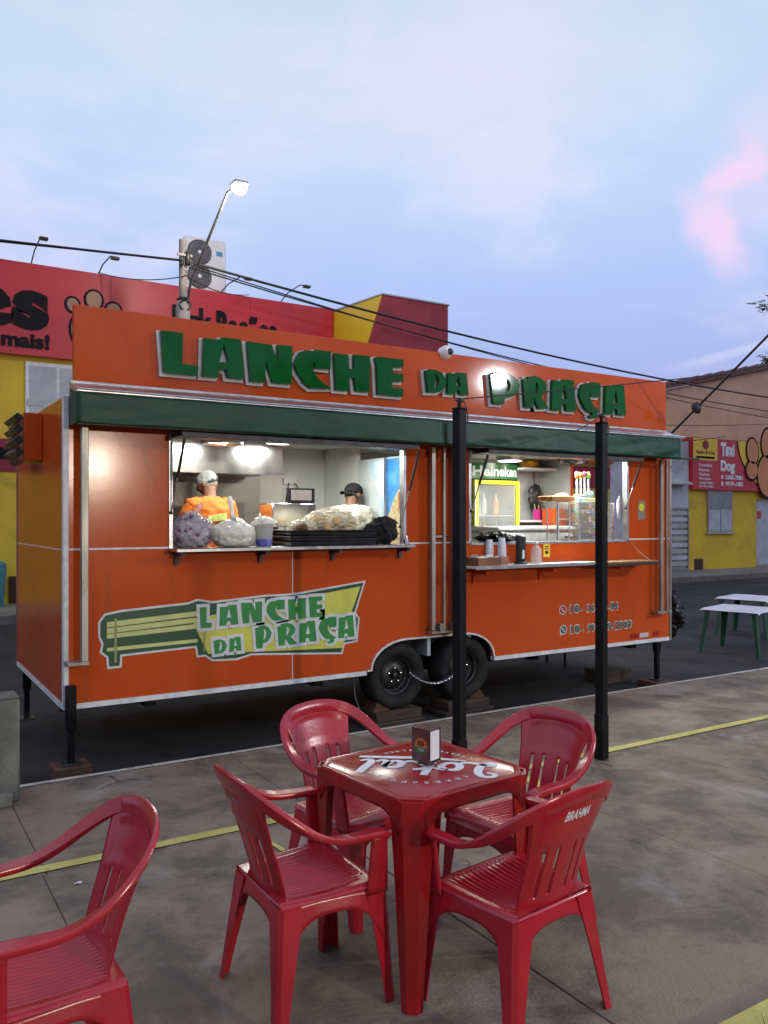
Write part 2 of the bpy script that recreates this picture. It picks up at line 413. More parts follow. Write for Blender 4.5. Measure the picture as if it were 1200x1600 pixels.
def dup(root, loc, rz, label=None):
    r = root.copy(); C.objects.link(r); r.location = loc; r.rotation_euler = (0, 0, rz)
    if label: r['label'] = label
    for ch in list(root.children):
        c = ch.copy(); C.objects.link(c); c.parent = r
        for g in list(ch.children):
            d = g.copy(); C.objects.link(d); d.parent = c
    return r

# flat text as mesh loops, fitted to a width and height
FONT_CACHE = {}
def text_mb(body, w, h, depth=0.002, bold=0.0, shear=0.0, fn=None, spacing=1.0):
    cu_ = bpy.data.curves.new('txt', 'FONT'); cu_.body = body; cu_.size = 1; cu_.offset = bold; cu_.shear = shear
    cu_.resolution_u = 3; cu_.space_character = spacing; cu_.fill_mode = 'FRONT'
    o = bpy.data.objects.new('txt', cu_); C.objects.link(o)
    dg = bpy.context.evaluated_depsgraph_get(); dg.update()
    me = bpy.data.meshes.new_from_object(o.evaluated_get(dg))
    vs = [v.co.copy() for v in me.vertices]; fs = [tuple(p.vertices) for p in me.polygons]
    bpy.data.objects.remove(o); bpy.data.curves.remove(cu_); bpy.data.meshes.remove(me)
    x0 = min(v.x for v in vs); x1 = max(v.x for v in vs); y0 = min(v.y for v in vs); y1 = max(v.y for v in vs)
    fn = fn or (lambda u, v, q: (u, v, q))
    mb = MB(); mb.add([fn((v.x - x0) / (x1 - x0) * w, (v.y - y0) / (y1 - y0) * h, depth) for v in vs], fs)
    return mb
def front(x0, z0, y):       # map onto a wall that faces -Y
    return lambda u, v, w: (x0 + u, y - w, z0 + v)
def grow(L, d):
    """offset a closed 2-D loop outwards by d (mitred)"""
    n = len(L); A = sum(L[i][0] * L[(i + 1) % n][1] - L[(i + 1) % n][0] * L[i][1] for i in range(n))
    sg = 1 if A > 0 else -1; out = []
    for i in range(n):
        p0, p1, p2 = Vector(L[i - 1]), Vector(L[i]), Vector(L[(i + 1) % n])
        e0 = (p1 - p0).normalized(); e1 = (p2 - p1).normalized()
        n0 = Vector((e0.y, -e0.x)) * sg; n1 = Vector((e1.y, -e1.x)) * sg
        b = n0 + n1
        if b.length < .2: b = n0
        b.normalize(); k = d / max(.45, b.dot(n0))
        q = p1 + b * k; out.append((q.x, q.y))
    return out
# ================================================================== SETTING
struct('ground', MB().box(-400, 400, -400, 400, -.6, -.13), SOIL)
struct('road', MB().box(-90, 120, -.42, 9.20, -.5, -.10), ASPH)
pav = struct('pavement', MB().box(-90, 120, 9.36, 13.5, -.5, .05), PAVE)
mb = MB()
for i in range(-14, 26):
    mb.box(i * 2.0 + .004, i * 2.0 + 1.996, 9.20, 9.357, -.5, .055, .012)
struct('kerb', mb, KERB)
plaza = struct('plaza', MB().box(-60, 90, -60, -.425, -.5, -.030), KERB)
def slab(x0, x1, y0, y1, dz=0.0):
    struct('concrete_slab', MB().box(x0 + .002, x1 - .002, y0 + .002, y1 - .002, -.029, dz, .003), CONC, plaza, None)
rows = [(-1.80, -.425, [-9, -6, -4.5, -3.1, -1.75, -.42, 1.03, 2.45, 3.85, 5.25, 6.6, 8, 9.4, 10.8, 12.2, 14, 17]),
        (-4.22, -1.80, [-9, -6, -4.5, -3.1, -1.75, -.44, .95, 2.41, 3.75, 5.15, 6.5, 8, 9.4, 10.8, 12.2, 14, 17]),
        (-6.8, -4.22, [-9, -6, -4.5, -3.1, -1.75, -.42, .93]),
        (-9.5, -6.8, [-9, -6, -4.5, -3.1, -1.75, -.42, .93, 2.4, 3.8, 5.2, 6.6, 8, 10, 12, 14, 17])]
for y0, y1, xs in rows:
    for a, b in zip(xs, xs[1:]): slab(a, b, y0, y1, random.uniform(-.0015, .0015))
struct('plaza_edging', MB().box(-9, 17, -.423, -.335, -.5, .001, .008), CONC)
def wavy(x0, x1, y, w, z, n=120, amp=.006, seed=0):
    m = MB()
    def fn(u, v):
        x = x0 + (x1 - x0) * u
        e = amp * noise.noise(Vector((x * 3.1, seed, v * 7))) + amp * .6 * noise.noise(Vector((x * 11, seed + 4, v * 7)))
        return (x, y + (v - .5) * w + e, z)
    return m.grid(fn, n, 1)
struct('white_edge_line', wavy(-.9, 17, -.372, .048, .0055, 200, .006, 1), WPAINT)
struct('yellow_line', wavy(-9, 17, -1.745, .075, .006, 260, .006, 5), YPAINT)
struct('yellow_line', MB().grid(lambda u, v: (.607 + .028 * (v - .5) + .006 * sin(u * 9) + .02 * u, -1.79 - .36 * u, .006), 10, 1), YPAINT)
struct('yellow_line', MB().grid(lambda u, v: (2.43 + .085 * (v - .5) + .008 * sin(u * 7), -1.79 - .62 * u, .006), 10, 1), YPAINT)
struct('planter_kerb', MB().box(.93, 9, -4.345, -4.222, -.4, .035, .012), YPAINT)
struct('planter_soil', MB().box(.93, 9, -6.79, -4.347, -.4, .0), SOIL)
mb = MB()
for i in range(5200):
    x = .98 + 3.2 * random.random() ** 1.3; y = -4.33 - 1.9 * random.random() ** 1.5
    h = random.uniform(.03, .085); a = random.uniform(0, 2 * pi); l = random.uniform(.2, .9) * h; w = .0035
    dx, dy = cos(a), sin(a)
    mb.add([(x - dy * w, y + dx * w, 0), (x + dy * w, y - dx * w, 0), (x + dx * l, y + dy * l, h)], [(0, 1, 2)])
g = obj('grass', mb, GRASSM, None, None); tag(g, 'short green grass growing behind the yellow planter kerb', 'grass', kind='stuff')
for x, y, a in ((-.32, -1.99, .3),):
    sc = obj('paper_scrap', MB().grid(lambda u, v: (.035 * (u - .5), .014 * (v - .5), .004 + .004 * sin(u * 6 + v * 4)), 4, 2), WHITEP, None, None, (x, y, .001), a)
    tag(sc, 'white paper scrap lying on the concrete below the yellow line', 'litter')

# ================================================================== FOOD TRAILER
T = thing('food_trailer', 'orange food trailer with two serving windows, green awning and green sign letters', 'food trailer', (0, 0, 0))
L_, D_ = 6.22, 2.05
def part(name, mb, m, parent=T, smooth=38): return obj(name, mb, m, parent, smooth)
XZ = lambda y: (lambda u, v, w: (u, y + w, v))
def panel(loop, name='front_panel'):
    part(name, MB().poly([loop], .04, XZ(0)), ORANGE, smooth=None)
panel([(.03, 1.464), (.733, 1.464), (.733, 2.50), (.03, 2.50)])
panel([(.03, .40), (1.711, .40), (1.711, 1.449), (.03, 1.449)])
arch = [(2.42, .40)]
for k in range(9):
    q = pi - k * (pi / 2) / 8; arch.append((2.42 + .05 + .38 + .38 * cos(q), .40 + .245 * sin(q)) if False else (2.80 + .36 * cos(q), .40 + .235 * sin(q)))
arch = [(2.40, .40)] + arch[1:]
for k in range(9):
    q = pi / 2 - k * (pi / 2) / 8; arch.append((3.42 + .34 * cos(q), .40 + .235 * sin(q)))
panel([(1.717, .40)] + arch + [(6.19, .40), (6.19, 1.449), (1.717, 1.449)])
panel([(2.775, 1.464), (3.475, 1.464), (3.475, 2.50), (2.775, 2.50)])
panel([(5.54, 1.464), (6.19, 1.464), (6.19, 2.50), (5.54, 2.50)])
for x0, x1 in ((.733, 2.775), (3.475, 5.54)):
    part('header_panel', MB().box(x0 + .002, x1 - .002, .002, .038, 2.30, 2.50), ORANGE)
for x0, x1 in ((.03, .735), (2.775, 3.475), (5.54, 6.19)): part('joint_strip', MB().box(x0, x1, -.004, .02, 1.450, 1.463), ALUW)
part('joint_strip', MB().box(1.7105, 1.7175, -.0025, .02, .405, 1.449), ALUW)
part('bottom_trim', MB().box(0.031, 2.395, -.006, .05, .362, .399), ALUW)
part('bottom_trim', MB().box(3.765, 6.189, -.006, .05, .362, .399), ALUW)
for x in (-.006, 6.191): part('corner_trim', MB().box(x, x + .036, -.008, .045, .36, 2.505, .003), ALUW if x < 0 else ALUD)
arc3 = [(2.402, -.004, .398)] + [(x, -.004, z) for x, z in arch[1:]] + [(3.762, -.004, .398)]
wv_ = []
for i, p in enumerate(arc3):
    t = Vector(arc3[min(i + 1, len(arc3) - 1)]) - Vector(arc3[max(i - 1, 0)])
    wv_.append(t.cross(Vector((0, 1, 0))))
part('wheel_arch_trim', MB().sweep(arc3, wv_, .016, .02), ALUW)
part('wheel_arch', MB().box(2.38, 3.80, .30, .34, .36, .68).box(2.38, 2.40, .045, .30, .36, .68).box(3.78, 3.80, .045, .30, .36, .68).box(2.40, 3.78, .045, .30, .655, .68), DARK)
# left end wall, lining, roof, floor, rear and right walls
part('end_panel', MB().box(-.002, .02, .047, D_, 1.457, 2.497), ORANGE, smooth=None)
part('end_panel', MB().box(-.002, .02, .047, D_, .40, 1.449), ORANGE, smooth=None)
part('joint_strip', MB().box(-.005, .015, .05, D_, 1.4495, 1.4565), ALUW)
part('bottom_trim', MB().box(-.008, .03, .05, D_ + .01, .362, .399), ALUW)
part('corner_trim', MB().box(-.008, .03, D_ + .001, D_ + .03, .36, 2.505), ALUD)
part('wall_lining', MB().box(.021, .04, .045, D_ - .03, .46, 2.40), WHITE)
part('roof', MB().box(.0, L_, .042, D_ + .03, 2.44, 2.52, .006), ALUW)
part('ceiling', MB().box(.02, L_ - .02, .042, D_ - .02, 2.405, 2.438), WHITE)
part('floor', MB().box(.02, L_ - .03, .35, D_, .40, .455).box(.02, 2.375, .05, .349, .40, .455).box(3.805, L_ - .03, .05, .349, .40, .455), GREY)
part('rear_panel', MB().box(.022, L_ - .001, D_ - .02, D_ + .02, .40, 2.44), ORANGE)
part('wall_lining', MB().box(.042, 3.06, D_ - .045, D_ - .022, .46, 2.404), WHITE)
part('wall_lining', MB().box(3.10, L_ - .05, D_ - .045, D_ - .022, .46, 2.404), GREY)
mb = MB()
for y0, y1, z0, z1 in ((.045, .56, .40, 2.44), (1.46, D_ - .022, .40, 2.44), (.56, 1.46, 2.33, 2.44)): mb.box(L_ - .04, L_, y0, y1, z0, z1)
part('end_panel', mb, ORANGE)
part('wall_lining', MB().box(L_ - .055, L_ - .041, 1.462, D_ - .046, .46, 2.404), GREY)
part('wall_lining', MB().box(L_ - .055, L_ - .041, .05, .558, .46, 2.404), GREY)
part('wall_lining', MB().box(3.062, 3.098, 1.30, D_ - .046, .46, 2.404), WHITE)
# louvred vent on the left end
vent = part('louvre_vent', MB().box(-.135, -.003, .80, 1.32, 2.11, 2.470, .004), ORANGE)
for k in range(4):
    z = 2.435 - k * .088
    part('vent_louvre', MB().poly([[(.006, 0), (.040, .034), (.080, 0), (.040, -.034)]], .5, lambda u, v, w: (-.215 + u, .81 + w, z + v)), BLACKP, vent, None)
for k in range(4):
    z = 2.435 - k * .088
    part('vent_rib', MB().poly([[(.045, .047), (.085, .008), (.085, .086)]], .5, lambda u, v, w: (-.222 + u, .81 + w, z - .092 + v)), WOODB, vent, None)
# chassis
part('chassis', MB().box(.05, 6.15, .38, .46, .27, .36).box(.05, 6.15, 1.82, 1.90, .27, .36).box(.6, .68, .18, 1.82, .28, .36).box(2.0, 2.08, .18, 1.82, .28, .36).box(4.4, 4.48, .18, 1.82, .28, .36).box(5.8, 5.88, .18, 1.82, .28, .36), BLACK)
mb = MB()
for x in (2.74, 3.46): mb.tube([(x, .1, .31), (x, 1.95, .31)], .035)
part('axle', mb, BLACK)
# jacks
def jack(x, y, zb, ztop, sleeve=.40):
    j = part('jack_leg', MB().box(x - .032, x + .032, y - .032, y + .032, ztop - sleeve, ztop, .004), BLACK)
    part('jack_tube', MB().box(x - .022, x + .022, y - .022, y + .022, zb + .012, ztop - sleeve + .002, .003), BLACK, j)
    part('jack_foot', MB().box(x - .06, x + .06, y - .06, y + .06, zb, zb + .012, .003), RIM, j)
jack(.035, -.045, .002, .535, .30)
jack(.06, 1.95, -.10, .36, .20)
jack(5.97, -.02, -.038, .36, .10)
jack(5.97, 1.95, -.10, .36, .20)
for x, z in ((5.0, .12), (4.75, .2), (3.9, .22)): part('support_pipe', MB().tube([(x, .35, .36), (x, .35, z)], .014), BLACK)
# wheels
def wheel(x):
    zc = .314
    prof = [(.155, .045), (.165, .020), (.200, -.012), (.245, -.020), (.268, -.010), (.282, .012), (.288, .045), (.288, .150), (.280, .185), (.25, .205), (.16, .20)]
    w = part('wheel', MB().lathe([(r, h) for r, h in prof], (x, .045, zc), 'y', 48, caps=False), RUBBER)
    t = MB()
    for k in range(56):       # tread blocks
        q = 2 * pi * k / 56
        for y0 in (.092, .150):
            M = Matrix.Translation((x, 0, zc)) @ Matrix.Rotation(q, 4, 'Y')
            b = MB().box(.283, .2915, y0, y0 + .045, -.011, .011); b.xf(M); t.add(b.v, b.f)
    part('tread', t, RUBBER, w, None)
    r = MB().lathe([(.168, .010), (.166, .030), (.150, .040), (.146, .085), (.135, .095), (.105, .075), (.085, .062), (.060, .060), (.058, .085), (.03, .09), (.0, .09)], (x, .045, zc), 'y', 40, caps=False)
    part('rim', r, RIM, w)
    for k in range(10):
        q = 2 * pi * k / 10
        part('rim_hole', MB().lathe([(.0, -.002), (.014, -.002), (.014, .006), (0, .006)], (x + .122 * cos(q), .124, zc + .122 * sin(q)), 'y', 10), DARK, w) if False else None
    for k in range(5):
        q = 2 * pi * k / 5 + .3
        part('lug_nut', MB().lathe([(.0, -.022), (.007, -.020), (.011, -.010), (.011, .01)], (x + .062 * cos(q), .103, zc + .062 * sin(q)), 'y', 6), CHROME, w, None)
    part('hub_cap', MB().lathe([(0, -.03), (.022, -.024), (.028, 0), (.028, .03)], (x, .105, zc), 'y', 20), RIM, w)
wheel(2.735); wheel(3.455)
# windows: frames, hatches, gas struts
def wframe(x0, x1, z0, z1):
    f = part('window_frame', MB().box(x0 - .012, x0 + .014, -.012, .05, z0, z1).box(x1 - .014, x1 + .012, -.012, .05, z0, z1).box(x0 + .0145, x1 - .0145, -.006, .05, z1 - .02, z1), ALU)
    return f
wframe(.735, 2.773, 1.452, 2.30)
wframe(3.477, 5.538, 1.436, 2.30)
part('window_sill', MB().box(3.47, 5.545, -.012, .06, 1.430, 1.4495), ALU)
for x0, x1 in ((.74, 2.76), (3.50, 5.50)):
    h = part('serving_hatch', MB().box(x0, x1, -.235, -.008, 2.252, 2.282, .003), BLACKP)
    part('hatch_edge', MB().box(x0, x1, -.255, -.236, 2.244, 2.280, .003), DRAIL, h)
def strut(a, b):
    a, b = Vector(a), Vector(b); m = a.lerp(b, .52)
    s_ = part('gas_strut', MB().tube([a, m], .011), BLACKP)
    part('strut_rod', MB().tube([m, b], .0055), CHROME, s_)
    part('strut_end', MB().blob((b.x, b.y, b.z), (.014, .014, .014), 0, nu=8, nv=6), BLACKP, s_)
strut((.775, -.20, 2.235), (.735, -.016, 1.71)); strut((2.80, -.19, 2.235), (2.72, -.016, 1.60))
strut((3.53, -.20, 2.235), (3.49, -.016, 1.74)); strut((5.52, -.20, 2.235), (5.50, -.016, 1.78))
# awning
cas = part('awning_cassette', MB().poly([[(-.024, 2.600), (-.026, 2.555), (-.262, 2.498), (-.275, 2.506), (-.275, 2.520), (-.20, 2.548)]], 6.06, lambda u, v, w: (.03 + w, u, v)), ALU)
part('cassette_lip', MB().tube([(.03, -.277, 2.520), (6.09, -.277, 2.520)], .008), ALU, cas)
part('cassette_lip', MB().tube([(.03, -.045, 2.598), (6.09, -.045, 2.598)], .010), ALU, cas)
def valance(x0, x1, seed, amp):
    nx = int((x1 - x0) * 26)
    def fn(u, v):
        x = x0 + (x1 - x0) * u; z = 2.500 - .205 * v
        e = max(0, 1 - min(x - x0, x1 - x) / .9)
        k = amp * v ** .6 * (noise.noise(Vector((x * 2.6 + v * 2.5, v * 1.2, seed))) + .6 * noise.noise(Vector((x * 6 - v * 4, v * 2.3, seed + 5))))
        k += amp * 1.3 * e * sin(v * 7 + (x - x0) * 5) * v * (1 - v)
        return (x, -.272 - .012 * v + k, z + .006 * noise.noise(Vector((x * 3, seed, 1))) * v)
    m = MB().grid(fn, nx, 12)
    o = part('awning_valance', m, AWN, smooth=80)
    md = o.modifiers.new('thick', 'SOLIDIFY'); md.thickness = .003
    return o
valance(.026, 3.000, 2, .007); valance(3.012, 6.03, 9, .013)
part('awning_rail', MB().box(.03, 6.36, -.262, -.238, 2.288, 2.312, .003), BLACKP)
part('awning_side', MB().poly([[(-.262, 2.30), (-.262, 2.50), (-.03, 2.555), (-.03, 2.30)]], .004, lambda u, v, w: (.03 + w, u, v)), AWN)
part('awning_side', MB().poly([[(-.262, 2.30), (-.262, 2.50), (-.03, 2.555), (-.03, 2.30)]], .004, lambda u, v, w: (6.02 + w, u, v)), AWN)
def arm(x, y=-.085, r=.020, zt=2.29, zb=.70):
    return part('awning_arm', MB().box(x - r, x + r, y - r, y + r, zb, zt, .004), ALUD)
arm(.112, -.10, .024); part('arm_bracket', MB().box(.0, .14, -.125, -.009, .675, .70, .003), ALUD)
for x, r in ((3.02, .021), (3.125, .012), (3.245, .019), (3.345, .012)): arm(x, -.07 if r > .015 else -.095, r)
part('arm_bracket', MB().box(2.99, 3.30, -.10, -.005, .672, .695, .003).box(3.06, 3.10, -.13, -.06, .70, .76).box(3.19, 3.23, -.13, -.06, .70, .76), ALUD)
part('arm_bracket', MB().box(3.05, 3.22, -.03, -.005, 1.50, 1.525, .003), ALUD)
for x, r in ((5.95, .020), (6.04, .014)): arm(x, -.09, r)
part('arm_bracket', MB().box(5.88, 6.10, -.115, -.007, .672, .70, .003), ALUD)
# reflective strips
part('reflector', MB().box(5.58, 5.72, -.0035, .001, .425, .470), mat('red reflector', (.30, .012, .012), rough=.3))
part('reflector', MB().box(5.725, 5.86, -.0035, .001, .425, .470), mat('silver reflector', (.55, .55, .58), rough=.3))
part('reflector', MB().box(5.93, 6.03, -.0035, .001, .425, .470), mat('red reflector', (.30, .012, .012), rough=.3))
st = part('notice_sticker', MB().box(5.70, 5.81, -.003, .001, 1.66, 1.86), mat('grey sticker', (.25, .22, .18), rough=.4))
part('sticker_disc', MB().lathe([(0, -.0005), (.04, -.0005), (.04, .001)], (5.755, -.003, 1.79), 'y', 24), FYEL, st)
# serving shelves
part('serving_shelf', MB().box(.72, 2.755, -.20, .05, 1.428, 1.4515, .003), ALU)
for x in (.76, 1.42, 2.05, 2.70): part('shelf_bracket', MB().box(x, x + .03, -.16, -.003, 1.395, 1.427).box(x, x + .03, -.03, -.003, 1.33, 1.394), DRAIL)
sh = part('serving_shelf', MB().box(3.31, 4.86, -.30, -.003, 1.232, 1.252, .003), WHITE)
part('shelf_edge', MB().box(3.308, 4.86, -.312, -.301, 1.226, 1.256, .002), ALU, sh)
for x in (3.5, 4.3, 5.2): part('shelf_bracket', MB().box(x, x + .03, -.22, -.003, 1.17, 1.204).box(x, x + .03, -.03, -.003, 1.09, 1.169), ORANGE)
part('serving_shelf', MB().box(4.862, 5.70, -.29, -.003, 1.205, 1.232, .003), WOOD)
tape = part('shelf_ties', MB().tube([(5.56, -.012, 1.44), (5.60, -.1, 1.33), (5.66, -.2, 1.24)], .004, 6).tube([(3.40, -.012, 1.44), (3.37, -.14, 1.33), (3.36, -.25, 1.25)], .002, 6), ALUD)

# ---------------------------------------------------- sign
sb = part('sign_board', MB().box(.06, 6.115, -.022, .03, 2.603, 3.132, .002), ORANGE2, smooth=None)
part('sign_frame', MB().box(.10, 6.08, .031, .06, 2.65, 2.70).box(.10, 6.08, .031, .06, 3.03, 3.08).tube([(.5, .05, 3.05), (.5, .75, 2.52)], .018).tube([(3.1, .05, 3.05), (3.1, .75, 2.52)], .018).tube([(5.7, .05, 3.05), (5.7, .75, 2.52)], .018), ALUD)
GL = {
 'L': [[(0, 1), (.58, 1.0), (.56, .25), (1, .24), (.98, .0), (.08, .0)]],
 'A': [[(0, 0), (.03, .93), (.40, .92), (.45, .99), (.90, 1.0), (1, .02), (.60, .02), (.56, .20), (.40, .20), (.36, 0)], [(.50, .84), (.39, .38), (.62, .40)]],
 'N': [[(0, .98), (.52, .97), (.68, .56), (.67, .99), (1, 1), (.98, .02), (.56, .02), (.41, .56), (.38, 0), (.08, 0)]],
 'C': [[(.05, .72), (.16, .90), (.30, .955), (.50, .955), (.57, 1.0), (1, 1), (.985, .53), (.56, .53), (.55, .70), (.50, .60), (.52, .43), (.66, .25), (1, .03), (.45, .0), (.27, .11), (.08, .36), (0, .56)]],
 'H': [[(0, .97), (.38, .97), (.39, .60), (.56, .60), (.55, 1), (1, 1), (.99, .02), (.60, .02), (.56, .36), (.42, .36), (.41, 0), (.05, 0)]],
 'E': [[(0, .97), (.12, 1), (1, 1), (1, .79), (.62, .77), (.62, .61), (1, .61), (1, .40), (.60, .39), (.60, .21), (1, .22), (.99, 0), (.10, 0), (.06, .74)]],
 'D': [[(0, .93), (.20, .95), (.18, .99), (.50, 1.0), (.78, .90), (.96, .68), (1, .45), (.88, .20), (.66, .03), (.10, 0)], [(.44, .88), (.50, .62), (.40, .14), (.58, .28), (.64, .50), (.58, .74)]],
 'P': [[(0, .89), (.24, .94), (.24, .985), (.55, 1.0), (.82, .90), (1, .66), (.95, .47), (.80, .30), (.62, .22), (.50, .23), (.44, .0), (.10, 0)], [(.52, .85), (.56, .62), (.50, .34), (.64, .46), (.68, .62), (.63, .76)]],
 'R': [[(0, .86), (.20, .88), (.16, .95), (.48, 1.0), (.72, .94), (.88, .80), (.92, .66), (.86, .50), (.70, .36), (1, .03), (.62, .0), (.46, .22), (.42, .33), (.38, 0), (.08, 0)], [(.48, .84), (.50, .64), (.44, .44), (.56, .52), (.60, .66), (.57, .76)]],
 'Q': [[(.05, .76), (.16, .91), (.30, .96), (.50, .955), (.57, 1.0), (1, 1), (.985, .61), (.56, .60), (.55, .74), (.50, .66), (.52, .52), (.66, .36), (1, .20), (.86, .16), (.86, .05), (.70, .0), (.50, .02), (.48, .07), (.62, .09), (.62, .16), (.45, .17), (.27, .25), (.08, .46), (0, .62)]],
}
SIGN = [('L', .644, .918, 2.713, 3.012), ('A', .952, 1.277, 2.713, 3.017), ('N', 1.298, 1.676, 2.708, 3.014), ('C', 1.693, 2.016, 2.700, 3.008),
        ('H', 2.045, 2.381, 2.705, 3.008), ('E', 2.431, 2.710, 2.702, 3.014), ('D', 2.941, 3.159, 2.762, 2.960), ('A', 3.173, 3.406, 2.764, 2.962),
        ('P', 3.655, 4.005, 2.716, 3.012), ('R', 4.045, 4.366, 2.709, 3.014), ('A', 4.407, 4.728, 2.709, 3.017), ('Q', 4.771, 5.062, 2.662, 3.022), ('A', 5.126, 5.431, 2.719, 3.025)]
def glyph(ch, x0, x1, z0, z1): return [[(x0 + u * (x1 - x0), z0 + v * (z1 - z0)) for u, v in L] for L in GL[ch]]
for ch, x0, x1, z0, z1 in SIGN:
    lp = glyph(ch, x0, x1, z0, z1)
    part('sign_letter', MB().poly(lp, .032, lambda u, v, w: (u, -.052 - w, v)), LGREEN, sb, 30)
    part('letter_backing', MB().poly([grow(lp[0], .014)], .020, lambda u, v, w: (u - .012, -.0235 - w, v - .010)), LWHITE, sb, 30)
cmr = part('dome_camera', MB().lathe([(.0, .062), (.03, .058), (.052, .035), (.060, .0), (.060, -.03), (0, -.03)], (0, 0, 0), 'z', 24).xf(Matrix.Translation((3.19, -.03, 3.135)) @ Matrix.Rotation(radians(70), 4, 'X')), WHITEP)
part('camera_lens', MB().blob((3.20, -.085, 3.135), (.030, .022, .030), 0, nu=14, nv=10), BLACKP, cmr)

# ---------------------------------------------------- printed logo and phone numbers
LOGO_G = mat('logo dark green', (.015, .075, .035), rough=.4); LOGO_W = mat('logo white', (.66, .68, .70), rough=.4)
LOGO_Y = mat('logo yellow', (.62, .62, .10), rough=.4); LOGO_P = mat('logo pale yellow', (.58, .62, .22), rough=.4); LOGO_L = mat('logo letter green', (.03, .26, .06), rough=.4)
LOGO_B = mat('logo bench brown', (.30, .30, .13), rough=.4)
out = [(.225, .948), (.267, 1.005), (.385, 1.024), (.864, 1.051), (.939, 1.074), (1.053, 1.05), (1.49, 1.078), (1.657, 1.076), (1.786, 1.084), (2.387, 1.154), (2.293, .894), (2.328, .841), (2.309, .649), (2.188, .638), (2.165, .559), (1.368, .619), (1.248, .592), (1.053, .60), (.996, .642), (.933, .638), (.92, .712), (.682, .705), (.39, .695), (.385, .618), (.287, .615), (.28, .696), (.234, .734), (.247, .793), (.225, .846)]
logo = part('printed_logo', MB().poly([out], .0015, front(0, 0, -.0005)), LOGO_W, smooth=None)
def deco(name, loops, m, y, d=.0008): return part(name, MB().poly(loops, d, front(0, 0, y)), m, logo, None)
deco('logo_field', [grow(out, -.015)], LOGO_G, -.0022)
deco('logo_banner', [[(.92, .93), (2.336, 1.107), (2.245, .885), (2.165, .610), (1.02, .660), (.902, .904)]], LOGO_Y, -.0034)
for pl in ([(.284, .944), (.939, .983), (.939, .947), (.284, .907)], [(.284, .901), (.92, .935), (.939, .901), (.284, .864)], [(.284, .859), (.92, .888), (.949, .855), (.284, .828)], [(.284, .764), (.939, .778), (.939, .752), (.284, .739)]):
    deco('bench_plank', [pl], LOGO_P, -.0046)
for pl in ([(.334, .967), (.351, .966), (.351, .655), (.334, .657)], [(.984, .825), (.996, .824), (.996, .678), (.984, .679)]):
    deco('bench_post', [pl], LOGO_B, -.0058)
LG = [('L', .952, 1.047, .854, 1.01), ('A', 1.105, 1.258, .861, 1.016), ('N', 1.278, 1.453, .867, 1.029), ('C', 1.485, 1.645, .87, 1.033), ('H', 1.672, 1.829, .872, 1.037), ('E', 1.851, 1.977, .877, 1.043),
      ('D', 1.059, 1.165, .654, .761), ('A', 1.183, 1.283, .66, .77), ('P', 1.392, 1.532, .667, .843), ('R', 1.578, 1.750, .673, .85), ('A', 1.768, 1.925, .682, .851), ('Q', 1.942, 2.108, .656, .871), ('A', 2.122, 2.276, .692, .874)]
for i, a in enumerate(LG):
    lp = glyph(*a)
    deco('logo_letter_outline', [grow(lp[0], .024)], LOGO_W, -.0070 - .0003 * (i % 2))
    deco('logo_letter', lp, LOGO_L, -.0084)
PH_G = mat('phone number green', (.035, .13, .12), rough=.4); PH_R = mat('phone icon red', (.35, .01, .03), rough=.4)
for body, x0, x1, z0, z1 in (('18-', 4.727, 4.893, .742, .817), ('36', 4.959, 5.060, .738, .812), ('-84', 5.255, 5.398, .738, .816), ('18-', 4.732, 4.902, .540, .616), ('99', 4.967, 5.062, .537, .612), ('9-2909', 5.245, 5.602, .535, .613)):
    a = part('phone_digits_outline', text_mb(body, x1 - x0 + .016, z1 - z0 + .018, .001, .040, fn=front(x0 - .008, z0 - .009, -.0012), spacing=1.06), LOGO_W, smooth=None)
    part('phone_digits', text_mb(body, x1 - x0, z1 - z0, .001, .028, fn=front(x0, z0, -.0030), spacing=1.06), PH_G, a, None)
for (x, z, m) in ((4.628, .778, PH_R), (4.635, .583, PH_G)):
    ring = [(x + .047 * cos(q * pi / 12), z + .047 * sin(q * pi / 12)) for q in range(24)]
    if m is PH_G: ring[15:16] = [(x - .048, z - .056)]
    ic = part('phone_icon', MB().poly([ring], .001, front(0, 0, -.0008)), LOGO_W, smooth=None)
    part('icon_disc', MB().poly([[(x + .038 * cos(q * pi / 12), z + .038 * sin(q * pi / 12)) for q in range(24)]], .001, front(0, 0, -.0022)), m, ic, None)
    hs = [(-.018, .020), (-.008, .024), (-.002, .010), (-.008, .004), (.004, -.008), (.012, -.004), (.022, -.012), (.016, -.022), (.004, -.020), (-.012, -.006), (-.020, .010)]
    part('icon_handset', MB().poly([[(x + a, z + b) for a, b in hs]], .001, front(0, 0, -.0036)), LOGO_W, ic, None)

# ---------------------------------------------------- interior fittings
part('extractor_hood', MB().poly([[(1.12, 2.09), (1.12, 2.403), (2.0, 2.403), (2.0, 2.09)]], 2.10, lambda u, v, w: (.05 + w, u, v)).box(.04, 2.16, 1.105, 1.12, 2.075, 2.10), STEEL)
part('splashback', MB().box(.06, 2.30, 1.985, 2.0, 1.22, 2.08), mat('dark reflection steel', (.30, .29, .27), (.20, .19, .18), rough=.42, metal=.6, scale=2))  # the dark reflection in the stainless sheet is put into its base colour
part('kitchen_counter', MB().box(.06, 2.98, 1.42, 1.98, .456, 1.22, .005), STEEL)
part('griddle', MB().box(.5, 1.4, 1.45, 1.90, 1.221, 1.30, .008), RIM)
fold = part('mural_partition', MB().box(3.062, 3.098, .07, 1.29, .456, 2.255), mat('mural pale grey', (.46, .50, .52), (.36, .42, .46), rough=.4, scale=1.5))
MUR = mat('mural blue sky', (.02, .16, .42), (.10, .28, .52), rough=.35, scale=2.5)
MUT = mat('mural tan bread', (.55, .44, .28), (.36, .26, .14), rough=.4, scale=22, lo=.45, hi=.6)
